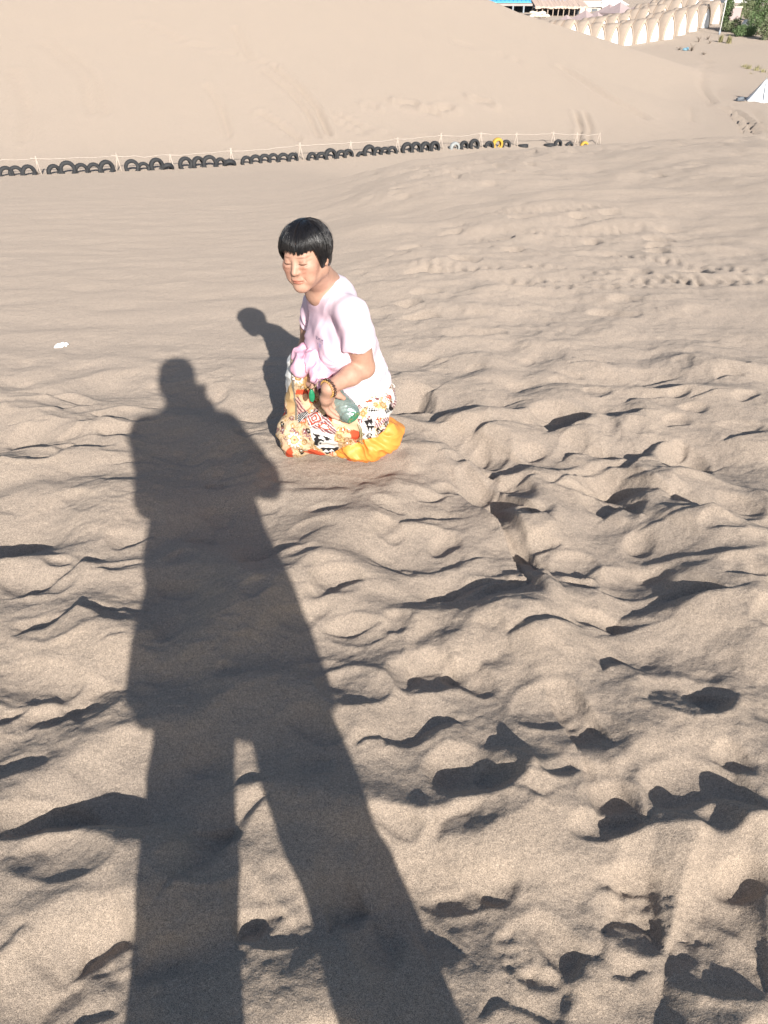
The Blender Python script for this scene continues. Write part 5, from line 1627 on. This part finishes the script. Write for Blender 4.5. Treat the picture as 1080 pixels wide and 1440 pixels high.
# -- bead bracelet on the left wrist
wa = nrm(wrL - elL); b1 = nrm(np.cross(wa, (0, 0, 1))); b2 = np.cross(wa, b1)
wc = wrL - wa * .004
def beads(c, R, r_, n, mat, name):
    f_ = Field(c - R - .02, c + R + .02, .0016)
    for i in range(n):
        a = 2 * math.pi * i / n
        f_.ell(c + R * (math.cos(a) * b1 + math.sin(a) * b2), (r_, r_, r_), None, .0008)
    V, Q = f_.skin(); return mesh_np(name, V, Q, mat, woman, offset=WO)
beads(wc, .0300, .0052, 17, M_BEAD, 'bracelet'); beads(wc + wa * .010, .0285, .0036, 22, M_GOLDBEAD, 'bracelet')

# -- things she holds
# pink jacket bunched over the right forearm
jo = A(at(438, 514, 2.55))
f = Field(jo - A((.14, .16, .16)), jo + A((.14, .20, .16)), .0025)
f.chain([A(at(440, 500, 2.60)), A(at(430, 502, 2.56)), A(at(425, 514, 2.50))], [.036, .036, .032], .012)
f.chain([A(at(437, 500, 2.53)), A(at(443, 510, 2.49)), A(at(450, 525, 2.45)), A(at(453, 540, 2.42))], [.024, .033, .031, .022], .007)
f.chain([A(at(450, 530, 2.45)), A(at(457, 540, 2.43)), A(at(457, 550, 2.40))], [.024, .020, .012], .008)
f.chain([A(at(452, 540, 2.42)), A(at(450, 553, 2.39))], [.016, .010], .006)
V, Q = f.skin(); V = relax(V, Q, 1, .5); N_ = vnormals(V, Q)
a = perlin3(V[:, 0] * 22, V[:, 1] * 14, V[:, 2] * 12, 21)
b = perlin3(V[:, 0] * 40, V[:, 1] * 25, V[:, 2] * 18, 22)
V = V + N_ * (.0095 * (1 - 2.6 * np.abs(a)) + .005 * (1 - 2.4 * np.abs(b)))[:, None]
jk = mesh_np('jacket', V - jo, Q, M_JACKET); jk.location = jo
tag(jk, 'pink jacket bunched up over the forearm of the kneeling woman', 'jacket')

# green bottle with a crumpled silvery wrap, lying on her lap
bl = nrm(bB - bA); bx = nrm(np.cross(bl, (0, 0, 1))); by = np.cross(bl, bx)
start = bB - bl * .205
bottle = empty('bottle', start)
tag(bottle, 'green plastic bottle in a crumpled silvery wrap held on the lap', 'bottle')
def lathe(prof, mat, name, parent, n=36, wob=0.0, seed=0):
    V = []; F = []
    for j, (t, r_) in enumerate(prof):
        for i in range(n):
            a = 2 * math.pi * i / n
            rr_ = r_
            V.append(bl * t + (bx * math.cos(a) + by * math.sin(a)) * rr_)
    V = np.array(V)
    if wob:
        tcol = np.repeat([p[0] for p in prof], n); ac = np.tile(2 * np.pi * np.arange(n) / n, len(prof))
        w_ = perlin(np.cos(ac) * 2.2 + tcol * 60, np.sin(ac) * 2.2 + tcol * 35, seed); w2_ = perlin(np.cos(ac) * 5 + tcol * 90, np.sin(ac) * 5 - tcol * 60, seed + 1)
        rdir = (bx[None] * np.cos(ac)[:, None] + by[None] * np.sin(ac)[:, None])
        V = V + rdir * (wob * (1 - 2.4 * np.abs(w_)) + wob * .6 * (1 - 2 * np.abs(w2_)))[:, None]
    for j in range(len(prof) - 1):
        for i in range(n):
            F.append((j * n + i, j * n + (i + 1) % n, (j + 1) * n + (i + 1) % n, (j + 1) * n + i))
    return mesh_np(name, V, np.array(F), mat, parent)
M_PET = mat_base('green_bottle_plastic', (0.10, 0.36, 0.20), 0.12, 0.5); M_PET.node_tree.nodes['Principled BSDF'].inputs['Transmission Weight'].default_value = 0.35
M_WRAP = mat_noise('silvery_green_film', (0.30, 0.37, 0.34), (0.18, 0.25, 0.23), 26, 0.25, 0.6)
M_WRAP.node_tree.nodes['Principled BSDF'].inputs['Metallic'].default_value = 0.35
M_CAP = mat_noise('bright_green_cap', (0.08, 0.62, 0.12), (0.07, 0.55, 0.11), 20, 0.4)
lathe([(.012, .0001), (.012, .0115), (.03, .012), (.045, .018), (.062, .028), (.075, .031), (.19, .031), (.200, .029), (.205, .022), (.199, .016), (.203, .010), (.196, .0001)], M_PET, 'body', bottle)
tl = np.linspace(.050, .2035, 64)
lathe([(t, np.interp(t, [.05, .062, .075, .16, .185, .2035], [.0225, .030, .036, .036, .0345, .0265])) for t in tl], M_WRAP, 'wrap', bottle, 72, .0024, 3)
lathe([(-.004, .0001), (-.004, .014), (-.002, .0155), (.013, .0155), (.016, .015), (.016, .0001)], M_CAP, 'cap', bottle)

# green tag on a cord from the wrist
gp = A(at(438.5, 557, 2.375))
pend = empty('pendant', gp)
tag(pend, 'small flat green plastic tag hanging on a cord at her wrist', 'tag')
f = Field((-.02, -.02, -.035), (.02, .02, .035), .0015)
f.ell((0, 0, 0), (.0105, .006, .023), None, .002); f.cone((0, 0, .012), (0, 0, .022), .007, .005, .004)
V, Q = f.skin(); mesh_np('plate', V, Q, M_GREENPL, pend)
m = MB(); m.tube([(0, 0, .023), A(at(444, 543, 2.34)) - gp, A(at(450, 532, 2.36)) - gp, wrL + b1 * 0.02 - gp], .0018, 6); m.build('cord', M_OLIVE, pend, True)

# ------------------------------------------------------------------ the person taking the picture, whose long shadow lies across the sand
M_COAT = mat_noise('dark_grey_cloth', (0.10, 0.105, 0.12), (0.08, 0.085, 0.10), 12, 0.9, 0.1, bump=0.1)
M_JEANS = mat_noise('navy_cloth', (0.05, 0.06, 0.09), (0.04, 0.05, 0.075), 14, 0.9, 0.1, bump=0.1)
M_SHOE = mat_noise('shoe_leather', (0.08, 0.06, 0.05), (0.06, 0.045, 0.04), 14, 0.6)
M_SKIN2 = mat_noise('tanned_skin', (0.46, 0.28, 0.20), (0.42, 0.25, 0.175), 50, 0.55)
M_HAIR2 = mat_noise('short_dark_hair', (0.012, 0.011, 0.011), (0.02, 0.018, 0.017), 60, 0.5, 0.4, bump=0.5, bdist=0.003)
ph_at = A((.07, -.28, gz(.07, -.28)))
shooter = empty('person', ph_at)
tag(shooter, 'photographer standing with feet apart, known only by the long shadow cast across the sand', 'person')
CB = A((0, -TH_C, TH_S)); CU = A((0, TH_S, TH_C)); CX = A((1, 0, 0))    # behind, above and right of the lens
camP = A((0, 0, CAM_H))
phC = camP + CB * .009 - CU * .052 + CX * .014
gl, gr = gz(-.20, -.27), gz(.355, -.27)
pel = A((.06, -.29, .90)); ch = A((.015, -.28, 1.28)); nb = A((-.005, -.265, 1.50))
sL, sR = A((-.140, -.27, 1.435)), A((.165, -.27, 1.43))
eL, eR = A((-.180, -.16, 1.17)), A((.232, -.14, 1.215))
hLp, hRp = phC - CX * .062 - CU * .05 + CB * .030, phC + CX * .062 - CU * .05 + CB * .030
f = Field((-.40, -.46, 1.02), (.42, .06, 1.82), .004)
hc = A((-.02, -.235, 1.66)); hf = nrm((-.02, .93, -.36)); hl_ = nrm(np.cross((0, 0, 1.), hf)); hl_ = -hl_ if False else hl_
hu = np.cross(hf, nrm(np.cross(hf, (0, 0, 1.)))); hu = -hu if hu[2] < 0 else hu
hx = np.cross(hf, hu); R3 = np.stack([hx, hf, hu])
def K3(l, a, u): return hc + l * hx + a * hf + u * hu
f.ell(K3(0, -.012, .03), (.077, .098, .080), R3, .01); f.ell(K3(0, .03, -.035), (.062, .064, .078), R3, .02)
for s in (-1, 1):
    f.cone(K3(s * .05, 0, -.055), K3(s * .014, .07, -.095), .023, .021, .02)
    f.ell(K3(s * .082, -.005, -.005), (.010, .018, .032), R3, .006)
    f.ell(K3(s * .032, .094, .006), (.018, .010, .010), R3, .008, True); f.ell(K3(s * .032, .080, .006), (.015, .012, .010), R3, .004)
f.cone(K3(0, .084, .014), K3(0, .108, -.026), .008, .012, .010); f.ell(K3(0, .088, -.058), (.024, .010, .009), R3, .006)
f.cone(K3(0, -.02, -.06), nb, .058, .064, .02); f.cone(nb, ch, .075, .10, .04)
f.chain([nb, sL], [.06, .055], .03); f.chain([nb, sR], [.06, .055], .03)
for sh, el, ha in ((sL, eL, hLp), (sR, eR, hRp)):
    f.chain([sh, sh * .5 + el * .5, el], [.055, .050, .040], .02)
    f.chain([el, el * .6 + ha * .4, ha - nrm(ha - el) * .05], [.041, .040, .028], .02)
for s, ha, el in ((-1, hLp, eL), (1, hRp, eR)):
    wr = ha - nrm(ha - el) * .055
    f.chain([wr, ha], [.028, .026], .012)
    for i in range(4):                                     # fingers fold round the phone's edge onto its back
        b0 = ha + CU * (.036 - .022 * i) + CX * s * -.004
        e0 = phC + CX * s * .043 - CU * (.012 + .021 * i)
        k1 = e0 + CX * s * .012 - CB * .004; k2 = e0 - CB * .016 - CX * s * .004; k3 = k2 - CX * s * .020
        f.chain([b0, k1, k2, k3], [.012, .0105, .0095, .008], .004)
    t0 = ha + CU * .030; f.chain([t0, t0 + CU * .018 - CX * s * .018, phC + CX * s * .020 - CU * .01 + CB * .016], [.016, .013, .010], .006)
V, Q = f.skin(); V = relax(V, Q, 1, .4)
mesh_np('body', V, Q, M_SKIN2, shooter, offset=ph_at)
f = Field(hc - .16, hc + .17, .004)
f.ell(K3(0, -.016, .038), (.087, .106, .088), R3, .005); f.ell(K3(0, -.05, -.02), (.078, .066, .07), R3, .02)
f.ell(K3(0, .11, -.02), (.10, .075, .085), R3, .01, True)
V, Q = f.skin(); N_ = vnormals(V, Q); V = V + N_ * (.006 * perlin3(V[:, 0] * 40, V[:, 1] * 40, V[:, 2] * 40, 2))[:, None]
mesh_np('hair', V, Q, M_HAIR2, shooter, offset=ph_at)
# long loose jacket
f = Field((-.42, -.52, .66), (.46, .05, 1.56), .006)
f.ell(ch + A((.015, 0, 0)), (.19, .125, .20), None, .02); f.ell(A((.036, -.285, 1.10)), (.196, .12, .24), None, .04); f.ell(A((.045, -.285, .95)), (.222, .134, .24), None, .04)
f.ell(A((.045, -.285, .75)), (.262, .140, .26), None, .08)
f.cone(nb - A((0, 0, .03)), sL, .075, .072, .03); f.cone(nb - A((0, 0, .03)), sR, .075, .072, .03)
for sh, el, ha in ((sL, eL, hLp), (sR, eR, hRp)):
    f.chain([sh, el], [.074, .060], .03); f.chain([el, el * .5 + ha * .5], [.058, .046], .02)
f.plane_cut((0, 0, .79), (0, 0, -1), f.o, f.o + f.h * (f.n - 1), .004)
f.ell(nb + A((0, .0, .055)), (.07, .08, .05), None, .006, True)
V, Q = f.skin(); V = relax(V, Q, 1, .5); N_ = vnormals(V, Q)
V = V + N_ * (.009 * (1 - 2.4 * np.abs(perlin3(V[:, 0] * 9, V[:, 1] * 9, V[:, 2] * 6, 4))))[:, None]
mesh_np('jacket', V, Q, M_COAT, shooter, offset=ph_at)
# trousers
f = Field((-.42, -.50, .02), (.58, -.06, .98), .006)
f.ell(pel + A((0, 0, .01)), (.17, .105, .13), None, .005)
for s, foot, kn_ in ((-1, A((-.20, -.28, gl + .06)), A((-.112, -.265, .45))), (1, A((.355, -.28, gr + .06)), A((.252, -.265, .45)))):
    hp = pel + A((s * .098, 0, -.06))
    f.chain([hp, kn_, foot], [.098, .092, .098], .004)
V, Q = f.skin(); V = relax(V, Q, 1, .5); N_ = vnormals(V, Q)
V = V + N_ * (.008 * (1 - 2.4 * np.abs(perlin3(V[:, 0] * 12, V[:, 1] * 12, V[:, 2] * 9, 9))))[:, None]
mesh_np('trousers', V, Q, M_JEANS, shooter, offset=ph_at)
for x, g_, a_ in ((-.20, gl, .25), (.355, gr, -.25)):
    f = Field((x - .16, -.42, g_ - .06), (x + .16, .02, g_ + .16), .005)
    d = A((-math.sin(a_), math.cos(a_), 0))
    c = A((x, -.26, g_))
    f.chain([c - d * .07 + A((0, 0, .05)), c + A((0, 0, .05)), c + d * .11 + A((0, 0, .035)), c + d * .17 + A((0, 0, .028))], [.042, .046, .042, .032], .015)
    f.plane_cut((0, 0, g_ + .002), (0, 0, -1), f.o, f.o + f.h * (f.n - 1), .004)
    V, Q = f.skin(); mesh_np('shoe', V, Q, M_SHOE, shooter, offset=ph_at)
# the phone in both hands
phone = empty('phone', phC)
tag(phone, 'dark phone held up in both hands by the photographer who casts the long shadow', 'phone')
M_PHONE = mat_base('dark_phone_glass', (0.03, 0.035, 0.045), 0.2, 0.5)
M_LENS = mat_base('lens_glass', (0.01, 0.01, 0.015), 0.05, 0.6)
R4 = Matrix((CX, CU, CB)).transposed()
m = MB(); m.box((0, 0, 0), (.074, .158, .008), R4); o = m.build('case', M_PHONE, phone)
bv = o.modifiers.new('bevel', 'BEVEL'); bv.width = .003; bv.segments = 3
m = MB(); m.box(Vector(CB) * .0044, (.068, .148, .0006), R4); m.build('screen', M_LENS, phone)
m = MB(); c = Vector(-CX * .014 + CU * .052 - CB * .0045); m.tube([c, c - Vector(CB) * .0018], .007, 20); m.build('lens', M_LENS, phone, True)
